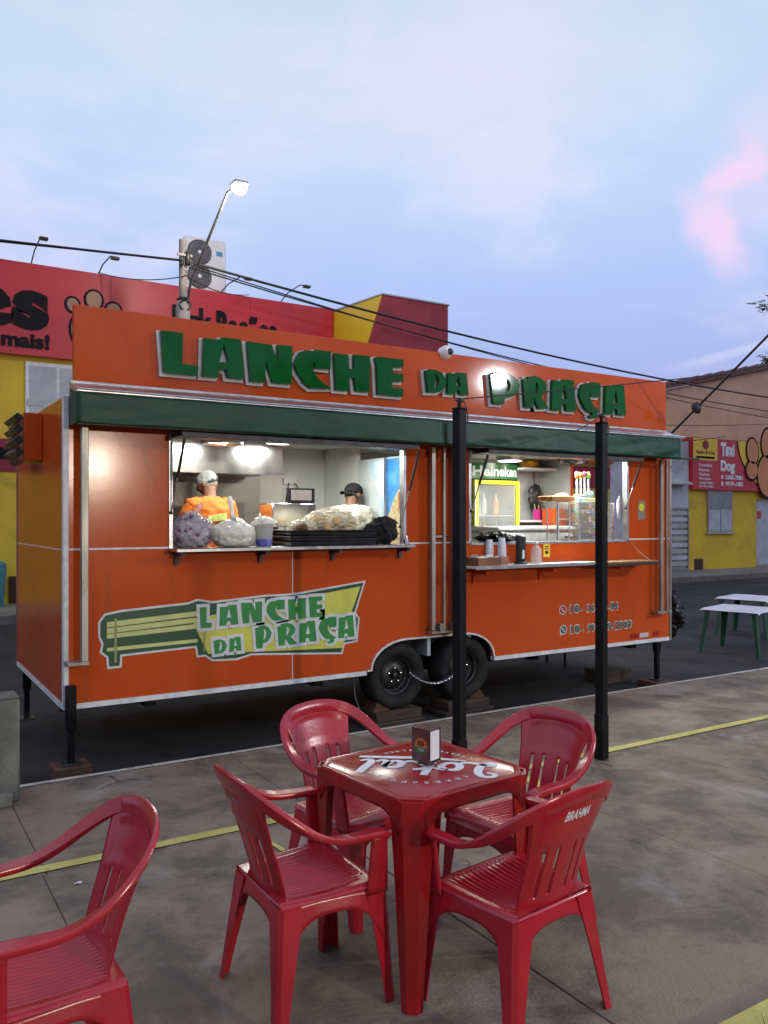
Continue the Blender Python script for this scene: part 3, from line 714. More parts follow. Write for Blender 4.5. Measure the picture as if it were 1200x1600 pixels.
part('mural', MB().poly([[(.10, .60), (.10, 2.235), (.715, 2.235), (.715, .6)]], .003, lambda u, v, w: (3.061 - w, u, v)), MUR, fold, None)
hump = [(.10, .60), (.10, 2.13), (.22, 2.10), (.34, 2.06), (.44, 2.00), (.53, 1.93), (.60, 1.85), (.66, 1.76), (.71, 1.68), (.712, .6)]
part('mural', MB().poly([[(.755, 1.60), (.755, 2.235), (1.10, 2.235), (1.0, 2.12), (.88, 1.9), (.80, 1.7)]], .003, lambda u, v, w: (3.061 - w, u, v)), mat('mural pale blue', (.30, .46, .60), (.50, .60, .66), rough=.4, scale=3), fold, None)
part('mural', MB().poly([hump], .003, lambda u, v, w: (3.0565 - w, u, v)), MUT, fold, None)
part('mural', MB().box(3.050, 3.0535, .34, .52, 1.76, 1.92), mat('mural brown square', (.30, .12, .03), rough=.5), fold)
part('partition_post', MB().box(3.035, 3.060, .72, .75, .46, 2.25), ALU, fold)
def ceil_light(x, y, k=1.0):
    l = part('ceiling_light', MB().lathe([(.0, .03), (.155, .03), (.165, .0), (.160, -.025), (.14, -.03)], (x, y, 2.372), 'z', 32), ALU)
    part('light_diffuser', MB().lathe([(.139, -.028), (.12, -.034), (.0, -.036)], (x, y, 2.372), 'z', 32), LAMPW, l)
    d = bpy.data.lights.new('ceiling_lamp', 'AREA'); d.shape = 'DISK'; d.size = .27; d.energy = INT_W * k; d.color = (.98, 1, .90)
    o = bpy.data.objects.new('ceiling_lamp', d); C.objects.link(o); o.parent = l; o.location = (x, y, 2.332)
INT_W = 17.0
for a in ((1.98, .80, 1.0), (2.66, .70, .6), (4.88, .27, 2.3), (5.76, .40, .9), (1.36, .62, .9), (5.20, 1.45, 1.0)): ceil_light(*a)
def fan(x, y, z, r, m):
    f = part('ceiling_fan_ring', MB().lathe([(r * .82, -.02), (r, -.03), (r, .03), (r * .82, .02), (r * .82, -.02)], (x, y, z), 'z', 32, caps=False), m)
    g = MB()
    for k in range(22):
        q = 2 * pi * k / 22
        g.tube([(x + .04 * cos(q), y + .04 * sin(q), z - .03), (x + r * .88 * cos(q), y + r * .88 * sin(q), z - .02)], .0022, 5)
    part('fan_grille', g, CHROME, f)
fan(1.30, .45, 2.30, .17, CHROME); fan(5.72, .95, 2.33, .17, BLACKP)
part('wall_shelf', MB().box(5.70, 6.16, 1.72, 2.0, 1.63, 1.655), WHITEP)
part('wall_shelf', MB().box(5.60, 6.16, 1.66, 2.0, 2.27, 2.295), WHITEP)
so_ = part('wall_socket', MB().box(2.56, 2.72, 1.965, 2.003, 2.03, 2.10, .004), WHITEP)
part('socket_cord', MB().tube([(2.62, 1.965, 2.05), (2.57, 1.93, 1.9), (2.55, 1.92, 1.6), (2.55, 1.9, 1.3)], .006, 6).tube([(2.68, 1.965, 2.05), (2.76, 1.93, 1.93), (2.84, 1.9, 1.75), (2.86, 1.88, 1.4)], .006, 6), CABLE, so_)
# ================================================================== RED PLASTIC TABLE AND CHAIRS
def lerp(a, b, t): return a + (b - a) * t
def corner_leg(top, bot, sx, sy, w0, w1, th, zs=(0, .5, 1.0)):
    """tapered L-section leg: outer corner runs from top to bot, flanges point inwards (-sx, -sy)"""
    m = MB(); vs = []; N = 7
    for i in range(N):
        t = i / (N - 1); w = w0 * (1 - t) ** 1.25 + w1 * (1 - (1 - t) ** 1.25)
        x, y, z = (lerp(top[k], bot[k], t) for k in range(3))
        c = min(.014, w * .28)
        loop = [(0, c), (c, 0), (w, 0), (w, th), (c + th, th), (th, c + th), (th, w), (0, w)]
        vs += [(x - sx * a, y - sy * b, z) for a, b in loop]
    fs = [(i * 8 + k, i * 8 + (k + 1) % 8, (i + 1) * 8 + (k + 1) % 8, (i + 1) * 8 + k) for i in range(N - 1) for k in range(8)]
    fs += [tuple(range(8)), tuple(range((N - 1) * 8, N * 8))]
    return m.add(vs, fs)

def make_chair(label):
    t = thing('plastic_chair', label, 'chair', (0, 0, 0), 0, 'red plastic armchairs')
    P = lambda n, mb, sm=50, mm=RED, pr=t: obj(n, mb, mm, pr, sm)
    # seat : ribbed dished shell
    HWF, HWB, YF, YB = .226, .194, .190, -.206
    def seat(u, v):
        y = lerp(YB, YF, v); hw = lerp(HWB, HWF, v ** .8)
        x = (2 * u - 1) * hw
        # rounded front corners
        ex = abs(2 * u - 1)
        y -= .035 * max(0, (ex - .72) / .28) ** 2 * v ** 3
        z = .416 - .018 * (1 - ex ** 2) * sin(pi * min(1, v * 1.05)) ** 1 + .012 * v - .040 * max(0, (v - .86) / .14) ** 2 - .016 * max(0, (ex - .90) / .10) ** 2
        inn = max(0, min(1, (.80 - ex) / .06)) * max(0, min(1, (v - .10) / .05)) * max(0, min(1, (.80 - v) / .05))
        z += .0032 * inn * sin(2 * pi * u * 19)
        return (x, y, z)
    P('seat', MB().grid(seat, 152, 34), 80)
    dots = MB()
    for k in range(14):
        u = .2 + .6 * k / 13; q = seat(u, .84)
        dots.lathe([(0, .003), (.004, .002), (.005, -.001)], (q[0], q[1] , q[2]), 'z', 8)
    P('seat_dots', dots)['kind'] = 'stuff'
    # apron under the seat, arched between the legs
    def apron(a, b, dmid, dend):
        def fn(u, v):
            s = abs(2 * u - 1); d = lerp(dmid, dend, s ** 3.2)
            z0 = lerp(a[2], b[2], u)
            k = .012 * v
            nx, ny = (b[1] - a[1]), -(b[0] - a[0]); l = math.hypot(nx, ny)
            bow = .003 * (1 - s * s)
            return (lerp(a[0], b[0], u) + nx / l * (k + bow), lerp(a[1], b[1], u) + ny / l * (k + bow), z0 - d * v)
        o = P('seat_apron', MB().grid(fn, 22, 4), 60)
        md = o.modifiers.new('thick', 'SOLIDIFY'); md.thickness = .004; md.offset = 0
    fl, fr, bl, br = (-.216, .170, .407), (.216, .170, .407), (-.186, -.199, .408), (.186, -.199, .408)
    apron(bl, br, .050, .15); apron(br, fr, .050, .20); apron(fr, fl, .055, .18); apron(fl, bl, .050, .20)
    # legs
    for sx in (-1, 1):
        P('leg', corner_leg((sx * .224, .180, .402), (sx * .226, .214, 0), sx, 1, .085, .040, .006), 40)
        P('leg', corner_leg((sx * .196, -.212, .400), (sx * .252, -.252, 0), sx, -1, .088, .040, .006), 40)
        # arm support rising from the front leg
        def sup(u, v):
            z = lerp(.385, .598, v); y = lerp(.179, .1605, v) - lerp(.080, .058, v) * u; x = sx * (lerp(.222, .250, v) - .010 * (u - .5) ** 2)
            return (x, y, z)
        o = P('arm_support', MB().grid(sup, 6, 8), 60); md = o.modifiers.new('thick', 'SOLIDIFY'); md.thickness = .010; md.offset = 0
    # one continuous arm and back rim
    half = [((.249, .160, .592), (1, 0, .0), .050, .020), ((.250, .135, .603), (1, 0, .0), .052, .022), ((.254, .06, .606), (1, 0, .05), .052, .022), ((.259, -.01, .609), (1, 0, .08), .050, .022),
            ((.262, -.070, .622), (1, 0, .18), .049, .022), ((.260, -.125, .647), (.95, .05, .30), .048, .022), ((.252, -.175, .680), (.85, .06, .50), .048, .022),
            ((.236, -.220, .713), (.72, .02, .70), .049, .020), ((.210, -.257, .743), (.56, -.08, .82), .051, .018), ((.170, -.286, .767), (.38, -.18, .90), .053, .016),
            ((.113, -.305, .783), (.2, -.25, .95), .055, .015), ((.055, -.314, .790), (.1, -.30, .95), .056, .015)]
    full = half + [((0, -.316, .792), (0, -.30, .95), .056, .015)] + [((-p[0], p[1], p[2]), (-w[0], w[1], w[2]), a, b) for p, w, a, b in half[::-1]]
    flip = [(p, w if i <= len(half) else w, a, b) for i, (p, w, a, b) in enumerate(full)]
    # subdivide with Catmull-Rom for smooth bends
    def cr(a, b, c, d, t): return .5 * ((2 * b) + (c - a) * t + (2 * a - 5 * b + 4 * c - d) * t * t + (3 * b - a - 3 * c + d) * t ** 3)
    pts, wv, ws, ts = [], [], [], []
    n = len(flip)
    for i in range(n - 1):
        q = [flip[max(0, min(n - 1, i + k))] for k in (-1, 0, 1, 2)]
        for s in (0, .25, .5, .75):
            pts.append(tuple(cr(*[z[0][k] for z in q], s) for k in range(3)))
            wv.append(tuple(cr(*[z[1][k] for z in q], s) for k in range(3)))
            ws.append(cr(*[z[2] for z in q], s)); ts.append(cr(*[z[3] for z in q], s))
    pts.append(flip[-1][0]); wv.append(flip[-1][1]); ws.append(flip[-1][2]); ts.append(flip[-1][3])
    P('arm_rim', MB().sweep(pts, wv, ws, ts), 42)
    # back shell with slots
    NU, NV = 44, 30
    def back(u, v):
        s = 2 * u - 1
        hw = .148 + .012 * (v - .35) ** 2 + .036 * max(0, (v - .45) / .55) ** 1.6
        zt = .784 - .046 * abs(s) ** 2.4
        z = lerp(.400, zt, v)
        y = -.192 - .118 * v ** 1.15 - .004 + .030 * s * s * (1 - v) + .046 * abs(s) ** 2.4 * v
        pan = max(0, min(1, (v - .62) / .03)) * max(0, min(1, (.93 - v) / .03)) * max(0, min(1, (.86 - abs(s)) / .06))
        return (s * hw, y - .004 * pan, z)
    slots = {7, 8, 15, 16, 27, 28, 35, 36}
    sk = lambda i, j: i in slots and 4 <= j <= 16
    o = P('backrest', MB().grid(back, NU, NV, sk), 60); md = o.modifiers.new('thick', 'SOLIDIFY'); md.thickness = .005; md.offset = 0
    return t
ch = make_chair('red plastic armchair at the left side of the table, its back to the left')
ch.location = (.205, -3.295, 0); ch.rotation_euler = (0, 0, radians(-90))
ch_r = dup(ch, (.745, -3.727, 0), radians(7), 'red plastic armchair nearest the camera at the table, white lettering on its back')
ch_bl = dup(ch, (.69, -2.80, 0), radians(194), 'red plastic armchair behind the table, facing the camera with open slats')
ch_br = dup(ch, (1.165, -3.262, 0), radians(97), 'red plastic armchair on the right of the table, its back beside the black post')
ch_fl = dup(ch, (-.745, -3.465, 0), radians(91), 'red plastic armchair alone at the far left, cut off by the frame')
def back_uv(x, z):          # a point on the outer face of the backrest
    v = (z - .400) / (.784 - .400); hw = .148 + .012 * (v - .35) ** 2 + .036 * max(0, (v - .45) / .55) ** 1.6
    s = x / hw
    return -.192 - .118 * v ** 1.15 - .004 + .030 * s * s * (1 - v) + .046 * abs(s) ** 2.4 * v - .004
lm = text_mb('BRAHMA', .120, .034, 0, .03, .0, fn=lambda u, v, q: (-.060 + u + .18 * (v - .017), back_uv(-.06 + u, .712 + v) - .0045, .712 + v), spacing=1.0)
obj('printed_lettering', lm, PRINT, ch_r, None)
lm = text_mb('BRAHMA', .120, .034, 0, .03, .0, fn=lambda u, v, q: (-.060 + u + .18 * (v - .017), back_uv(-.06 + u, .712 + v) - .0045, .712 + v))
obj('printed_lettering', lm, mat('faded white print', (.34, .10, .12), (.42, .22, .24), rough=.5, scale=40), ch, None)

TB = thing('plastic_table', 'square red plastic table with white script on its top, corner towards the camera', 'table', (.661, -3.317, 0), radians(6))
s_, c_ = .303, .072
def tp(n, mb, m=REDT, pr=TB, sm=40): return obj(n, mb, m, pr, sm)
oct_ = [(-s_ + c_, -s_), (s_ - c_, -s_), (s_, -s_ + c_), (s_, s_ - c_), (s_ - c_, s_), (-s_ + c_, s_), (-s_, s_ - c_), (-s_, -s_ + c_)]
m = MB()
rings = [(0.0, .716), (.006, .7205), (.020, .7205), (.024, .7185), (.028, .7185), (.032, .7200)]
vs = []
for ins, z in rings: vs += [(x, y, z) for x, y in grow(oct_, -ins)]
fs = [(i * 8 + k, i * 8 + (k + 1) % 8, (i + 1) * 8 + (k + 1) % 8, (i + 1) * 8 + k) for i in range(len(rings) - 1) for k in range(8)]
fs.append(tuple(range((len(rings) - 1) * 8, len(rings) * 8)))
vs += [(x, y, .69) for x, y in oct_]; b0 = len(rings) * 8
fs += [(k, b0 + k, b0 + (k + 1) % 8, (k + 1) % 8) for k in range(8)] + [tuple(range(b0, b0 + 8))[::-1]]
m.add(vs, fs); top = tp('table_top', m, sm=30)
for a in range(4):
    R_ = Matrix.Rotation(a * pi / 2, 4, 'Z')
    mm = MB()
    def rim(u, v):
        q = abs(2 * u - 1); d = .052 + .075 * max(0, (q - .55) / .45) ** 2.6
        return ((2 * u - 1) * (s_ - c_ + .006), -s_ + .004 - .004 * v, .7165 - d * v)
    mm.grid(rim, 30, 3).xf(R_)
    o = tp('table_rim', mm); md = o.modifiers.new('thick', 'SOLIDIFY'); md.thickness = .005; md.offset = 0
    # hefty corner leg, chamfered, tapering to the floor
    lg = MB(); vs = []; N = 8
    for i in range(N):
        t = i / (N - 1); z = .712 * (1 - t); w = lerp(.118, .052, t ** .8); q = lerp(.000, -.012, t)
        c = lerp(.046, .022, t); o_ = s_ + q
        lp = [(o_ - w, o_), (o_ - c, o_), (o_, o_ - c), (o_, o_ - w), (o_ - .007, o_ - w), (o_ - .007, o_ - c - .003), (o_ - c - .003, o_ - .007), (o_ - w, o_ - .007)]
        vs += [(-x, -y, z) for x, y in lp]
    fs = [(i * 8 + k, i * 8 + (k + 1) % 8, (i + 1) * 8 + (k + 1) % 8, (i + 1) * 8 + k) for i in range(N - 1) for k in range(8)]
    fs += [tuple(range(8)), tuple(range((N - 1) * 8, N * 8))]
    lg.add(vs, fs)
    lg.poly([[(-s_ + .002, -s_ + .0465), (-s_ + .0465, -s_ + .002), (-s_ + .108, -s_ + .002), (-s_ + .002, -s_ + .108)]], .006, lambda u, v, w: (u, v, .700 + w))
    lg.xf(R_); tp('leg', lg)
# printed script on the top, read from the far side of the table
TZ = .7214
rotp = radians(134)            # text direction in table space
cx, cy = cos(rotp), sin(rotp)
def onTop(u, v): return (u * cx - v * cy - .004, u * cy + v * cx - .004, TZ)
def ribbon(pts, ws, n=10):
    P_ = [Vector((x, y, 0)) for x, y in pts]; q, wq = [], []
    for i in range(len(P_) - 1):
        a, b, c, d = P_[max(0, i - 1)], P_[i], P_[i + 1], P_[min(len(P_) - 1, i + 2)]
        for k in range(n):
            t = k / n
            q.append(.5 * ((2 * b) + (c - a) * t + (2 * a - 5 * b + 4 * c - d) * t * t + (3 * b - a - 3 * c + d) * t ** 3)); wq.append(lerp(ws[i], ws[i + 1], t))
    q.append(P_[-1]); wq.append(ws[-1])
    vs = []
    for i, p in enumerate(q):
        t = (q[min(i + 1, len(q) - 1)] - q[max(0, i - 1)]).normalized(); nn = Vector((-t.y, t.x, 0))
        for sgn in (1, -1):
            z = p + nn * (wq[i] * .5 * sgn); vs.append(onTop(z.x, z.y))
    return vs, [(2 * i, 2 * i + 1, 2 * i + 3, 2 * i + 2) for i in range(len(q) - 1)]
strokes = [   # L o k a l  and its underline tail
    ([(-.30, .055), (-.335, .075), (-.325, .105), (-.285, .105), (-.262, .065), (-.265, .0), (-.285, -.05), (-.318, -.062), (-.335, -.045), (-.315, -.032), (-.27, -.05), (-.21, -.068), (-.175, -.05)], [.016, .020, .024, .026, .034, .036, .030, .024, .02, .022, .028, .028, .018]),
    ([(-.115, .035), (-.160, .035), (-.178, -.01), (-.155, -.052), (-.115, -.045), (-.092, .0), (-.115, .035), (-.085, .032), (-.055, .018)], [.022, .030, .034, .030, .026, .032, .026, .020, .014]),
    ([(-.025, .12), (-.035, .05), (-.05, -.055)], [.030, .034, .034]),
    ([(.03, .05), (-.005, .042), (-.035, .0), (-.005, -.012), (.025, -.05), (.06, -.052), (.085, -.03)], [.026, .026, .022, .026, .032, .026, .016]),
    ([(.160, .030), (.120, .038), (.090, .0), (.100, -.045), (.135, -.045), (.165, .03), (.160, -.035), (.185, -.052), (.21, -.03)], [.026, .030, .034, .030, .024, .030, .032, .026, .016]),
    ([(.262, .125), (.250, .06), (.232, -.02), (.245, -.055), (.285, -.035)], [.032, .036, .034, .026, .012]),
    ([(.30, -.092), (.16, -.098), (.0, -.108), (-.12, -.100), (-.20, -.086)], [.020, .034, .036, .028, .008]),
]
pm = MB()
for i, (p_, w_) in enumerate(strokes):
    v_, f_ = ribbon([(x * .84, y * .95) for x, y in p_], [q * .95 for q in w_]); pm.add([(a, b, c + i * .00008) for a, b, c in v_], f_)
obj('printed_script', pm, PRINT, top, None)
def arc_text(body, R0, a0, a1, h, name, flip=1):
    n = len(body); mbs = MB()
    for i, chx in enumerate(body):
        if chx == ' ': continue
        a = radians(lerp(a0, a1, i / (n - 1)))
        t = text_mb(chx, h * (.35 if chx == 'I' else .8), h, 0, .01)
        for k, (x, y, z) in enumerate(t.v):
            x -= h * .4; y -= h * .5
            if flip == 1: rx, ry = cos(a), sin(a); tx, ty = sin(a), -cos(a)
            else: rx, ry = -cos(a), -sin(a); tx, ty = -sin(a), cos(a)
            px_, py_ = (R0 * cos(a), R0 * sin(a))
            t.v[k] = onTop(px_ + tx * x + rx * y, py_ + ty * x + ry * y)
        mbs.add(t.v, t.f)
    return obj(name, mbs, PRINT, top, None)
arc_text('TERESÓPOLIS', .203, 148, 32, .022, 'printed_lettering', 1)
arc_text('CERVEJA PILSEN', .212, 224, 316, .019, 'printed_lettering', -1)

# napkin dispenser
ND = thing('napkin_dispenser', 'small steel napkin dispenser with a round 05 sticker standing on the red table', 'napkin holder', (.688, -3.316, .7216), radians(-72))
w_, d_, h_ = .0435, .034, .140
STB = mat('brown tinted steel', (.20, .14, .14), (.15, .105, .105), rough=.28, metal=.9, scale=5, rvar=.15)
obj('case', MB().box(-w_, w_, -d_, -d_ + .002, .014, h_).box(-w_, w_, d_ - .002, d_, .014, h_).box(-w_, w_, -d_ + .0021, d_ - .0021, .014, .018).box(-w_ - .001, w_ + .001, -d_ - .001, d_ + .001, h_, h_ + .004, .0012), STB, ND)
pk = MB().box(-w_ + .004, w_ - .003, -d_ + .0035, d_ - .0035, .022, h_ - .006, .002)
obj('napkins', pk, mat('paper napkin', (.74, .74, .76), (.66, .66, .70), rough=.9, scale=90, bump=.3, bscale=300, stretch=(1, 6, .2)), ND)
obj('base', MB().lathe([(.034, .0), (.036, .004), (.030, .009), (.026, .012), (.026, .0145), (0, .0145)], (0, 0, 0), 'z', 28), CHROME, ND)
def ndf(x0, z0, y): return lambda u, v, w: (x0 + u, y - w, z0 + v)
cz = .076; rr = .031
circ = [(rr * cos(q * pi / 18), rr * sin(q * pi / 18)) for q in range(36)]
sk_ = obj('number_sticker', MB().poly([circ], .0004, ndf(0, cz, -d_ - .0003)), mat('sticker orange', (.50, .15, .025), rough=.45), ND, None)
half_ = [(x, y) for x, y in [(rr * .96 * cos(radians(a)), rr * .96 * sin(radians(a))) for a in range(188, 353, 6)]]
obj('sticker_green', MB().poly([half_], .0003, ndf(0, cz, -d_ - .0009)), mat('sticker green', (.02, .16, .04), rough=.45), sk_, None)
obj('sticker_digits', text_mb('05', .031, .018, .0003, .04, fn=ndf(-.0155, cz + .001, -d_ - .0009)), INK, sk_, None)
obj('sticker_logo', text_mb('LANCHE', .024, .005, .0003, .03, fn=ndf(-.012, cz - .012, -d_ - .0016)), LOGO_W, sk_, None)
obj('sticker_logo', text_mb('DA PRAÇA', .026, .006, .0003, .03, fn=ndf(-.010, cz - .020, -d_ - .0016)), LOGO_W, sk_, None)

# ================================================================== BLACK POSTS AND WIRES
def post(x, y, zt, label):
    p = thing('black_post', label, 'post', (x, y, 0), radians(8), 'black steel posts along the yellow line')
    obj('shaft', MB().box(-.032, .032, -.032, .032, .31, zt, .004), BLACK, p)
    obj('sleeve', MB().box(-.0365, .0365, -.0365, .0365, .0, .312, .004), BLACK, p)
    obj('cap', MB().box(-.034, .034, -.034, .034, zt + .0005, zt + .012, .003).tube([(0, 0, zt + .011), (0, 0, zt + .07)], .012, 8), BLACK, p)
    obj('cable_clamp', MB().tube([(-.03, 0, zt + .055), (.03, 0, zt + .055)], .008, 8).tube([(.03, -.01, zt + .055), (.045, -.012, zt + .02), (.036, -.036, zt - .03), (.034, -.037, zt - .08)], .004, 6), BLACKP, p)
    return p
post(1.945, -1.87, 2.335, 'black steel post standing behind the napkin dispenser, nearest the wheels')
post(3.185, -1.86, 2.325, 'black steel post to the right, in front of the phone numbers')
def sagwire(a, b, sag, r, n=28):
    a, b = Vector(a), Vector(b)
    return MB().tube([a.lerp(b, i / n) - Vector((0, 0, sag * 4 * (i / n) * (1 - i / n))) for i in range(n + 1)], r, 6)
def wire(a, b, sag, r, label): 
    o = obj('overhead_wire', sagwire(a, b, sag, r), CABLE, None, 60); tag(o, label, 'wire'); return o
def wobj(name, mb, m, pr, sm=38):
    return obj(name, mb, m, pr, sm, tuple(-Vector(pr.location)))
def at_base(name, label, cat, loc, group=None): return thing(name, label, cat, loc, 0, group)

# ================================================================== STREET BEHIND
FY = 11.20
PS = at_base('pet_shop', 'yellow pet shop across the road with a long red sign over its upper front', 'shop', (5, FY, .05))
def ps(n, mb, m, sm=38): return wobj(n, mb, m, PS, sm)
ps('wall', MB().box(-9, 10.04, FY, FY + 9, .0, 6.45), YWALL)
ps('wall', MB().box(10.05, 17.4, FY, FY + 9, .0, 4.05), YWALL)
for i, x0 in enumerate((-9, -6.0, -3.0, 0.0, 3.0, 6.0)):
    ps('sign_sheet', MB().box(x0 + .004, min(x0 + 2.996, 8.08), FY - .16, FY - .002, 4.80, 6.56), REDSIGN, None)
for x0 in (8.1,):
    ps('sign_sheet', MB().box(10.07, 17.4, FY - .16, FY - .002, 3.3, 4.15), REDSIGN, None)
ps('band', MB().box(-9, 17.4, FY - .03, FY - .001, 2.58, 3.20), BURG, None)
# projecting red and yellow block
blk = ps('projecting_block', MB().poly([[(8.30, 9.23), (10.05, 9.23), (10.05, FY - .001), (8.09, FY - .001)]], 2.9, lambda u, v, w: (u, v, 3.62 + w)), REDROUGH, None)
dx = Vector((8.30 - 8.09, 9.23 - FY)).normalized()
def side(u, v, w): return (8.09 + dx.x * u - .004 + dx.y * w, FY + dx.y * u - dx.x * w, v)
yl = MB().poly([[(0.0, 3.63), (0.0, 6.515), (1.975, 6.515), (1.45, 5.55), (.55, 3.63)]], .004, side)
o = obj('yellow_paint', yl, YSIGN, blk, None)
obj('coping', MB().poly([[(8.28, 9.20), (10.08, 9.20), (10.08, FY), (8.06, FY)]], .03, lambda u, v, w: (u, v, 6.522 + w)), GREY, blk, None)
# sign writing
SGN = FY - .162
ps('sign_lettering', text_mb('es', 1.46, .76, .02, .075, fn=front(.38, 5.28, SGN), spacing=1.16), INK, None)
ps('sign_lettering', text_mb('mais!', .86, .30, .02, .045, fn=front(.985, 4.93, SGN)), INK, None)
ps('sign_lettering', text_mb('Birk Rações', 2.38, .74, .02, .05, fn=front(4.25, 5.42, SGN)), INK, None)
ps('band_lettering', text_mb('en', .42, .24, .01, .05, fn=front(.88, 2.80, FY - .031)), INK, None)
def oval(x, z, rx, rz, n=26, t=0): return [(x + rx * cos(2 * pi * k / n) * cos(t) - rz * sin(2 * pi * k / n) * sin(t), z + rx * cos(2 * pi * k / n) * sin(t) + rz * sin(2 * pi * k / n) * cos(t)) for k in range(n)]
def paw(ovs, y, fnp, mcol, bw):
    for k, (x, z, rx, rz, t) in enumerate(ovs):
        fnp('paw_outline', MB().poly([oval(x, z, rx + bw, rz + bw, 26, t)], .012, front(0, 0, y)), INK, None)
    for k, (x, z, rx, rz, t) in enumerate(ovs):
        fnp('paw_pad', MB().poly([oval(x, z, rx, rz, 26, t)], .012, front(0, 0, y - .014)), mcol, None)
paw([(2.27, 5.87, .11, .13, .2), (2.67, 6.02, .15, .17, 0), (3.05, 5.86, .14, .14, -.2), (2.50, 5.38, .26, .36, .1), (2.95, 5.45, .26, .30, -.2)], SGN, ps, PAWB, .045)
# upper window with its pale sheet, meter box, bin, roller shutter, sign lamps
wnd = ps('window', MB().box(1.43, 2.62, FY - .05, FY - .001, 3.65, 4.70), ALUW, None)
obj('window_pane', MB().box(1.50, 2.00, FY - .062, FY - .052, 3.72, 4.63), CURTAIN, wnd, None, tuple(-Vector(PS.location)) if False else (0, 0, 0))
obj('window_pane', MB().box(2.05, 2.55, FY - .062, FY - .052, 3.72, 4.63), CURTAIN, wnd, None)
obj('window_bar', MB().box(1.46, 2.0, FY - .074, FY - .064, 3.86, 3.98), GREY, wnd, None)
ps('meter_box', MB().box(1.14, 1.5, FY - .05, FY - .001, .08, .58, .01), mat('dark brown niche', (.05, .022, .015), rough=.8))
for x0 in (12.2, 14.9):
    sh_ = ps('roller_shutter', MB().box(x0 - .06, x0 + 2.36, FY - .02, FY - .001, .05, 2.5), GREY, None)
    for k in range(24):
        obj('shutter_slat', MB().box(x0, x0 + 2.3, FY - .045, FY - .022, .08 + k * .10, .165 + k * .10, .008), YWALL, sh_, None)
for i, (px0, z0, xt, zt) in enumerate(((1.52, 6.56, 1.66, 6.98), (2.77, 6.56, 2.98, 6.83), (5.33, 6.56, 5.78, 6.86), (6.75, 6.56, 7.18, 6.90))):
    a = Vector((px0, FY - .1, z0)); b = Vector((xt, FY - .55, zt))
    lp = ps('sign_lamp', MB().tube([a, a.lerp(b, .35) + Vector((0, .08, .10)), a.lerp(b, .75) + Vector((0, .02, .10)), b], .013, 6), CABLE)
    obj('lamp_head', MB().box(b.x - .07, b.x + .09, b.y - .05, b.y + .06, b.z - .06, b.z - .005, .01), BLACKP, lp)
bn = at_base('litter_bin', 'teal plastic bin standing against the yellow wall at the far left', 'bin', (.86, FY - .35, .05))
wobj('bin_body', MB().lathe([(.15, .051), (.20, .75), (.19, .80)], (.86, FY - .35, 0), 'z', 20), TEAL, bn)
wobj('bin_lid', MB().lathe([(.205, .80), (.20, .84), (.10, .90), (0, .91)], (.86, FY - .35, 0), 'z', 20), TEAL, bn)
AC = at_base('air_conditioner', 'white outdoor air conditioner with two fans on the red shop roof', 'air conditioner', (5.06, FY + .25, 6.45))
wobj('casing', MB().box(4.60, 5.53, FY + .06, FY + .46, 6.60, 7.74, .03), WHITEP, AC)
wobj('feet', MB().box(4.65, 4.75, FY + .1, FY + .4, 6.45, 6.599).box(5.38, 5.48, FY + .1, FY + .4, 6.45, 6.599), GREY, AC)
for z in (7.42, 6.90):
    fg = wobj('fan_grille', MB().lathe([(.27, .0), (.265, -.02), (.25, -.025), (.0, -.012)], (4.92, FY + .058, z), 'y', 36), mat('fan grille grey', (.085, .08, .095), (.05, .048, .058), rough=.6), AC)
    g = MB()
    for r in (.06, .10, .14, .18, .22):
        g.tube([(4.92 + r * cos(q * pi / 14), FY + .028, z + r * sin(q * pi / 14)) for q in range(29)], .004, 4, False)
    obj('grille_wire', g, GREY, fg, None); fg.children[0]['kind'] = 'stuff'
    obj('fan_hub', MB().lathe([(0, -.03), (.04, -.026), (.042, 0)], (4.92, FY + .058, z), 'y', 18), WHITEP, fg)
wobj('badge', MB().box(5.30, 5.44, FY + .054, FY + .059, 7.40, 7.50), mat('blue badge', (.10, .30, .55), rough=.4), AC)

GH = at_base('grey_house', 'low pale grey house front with a slatted gate beside the yellow clinic', 'house', (19.3, FY, .05))
def gh(n, mb, m, sm=38): return wobj(n, mb, m, GH, sm)
gh('wall', MB().box(17.42, 20.06, FY, FY + 7, .0, 4.15).box(20.06, 20.98, FY, FY + 7, 2.05, 4.15), GWALL, None)
gh('awning', MB().poly([[(-.02, 2.95), (-.38, 2.80), (-.38, 2.75), (-.02, 2.74)]], 1.1, lambda u, v, w: (19.6 + w, FY + u, v)), GREY, None)
gt = gh('gate', MB().box(20.06, 20.12, FY - .02, FY + .04, .05, 2.05).box(20.92, 20.98, FY - .02, FY + .04, .05, 2.05).box(20.121, 20.919, FY - .02, FY + .04, 1.99, 2.05).box(20.121, 20.919, FY - .02, FY + .04, .06, .12).box(20.121, 20.919, FY + .03, FY + .05, .121, 1.989), ALUD, None)
for k in range(9):
    obj('gate_slat', MB().box(20.13, 20.91, FY - .01, FY + .018, .20 + k * .2, .33 + k * .2), GWALL if k % 2 else GREY, gt, None)

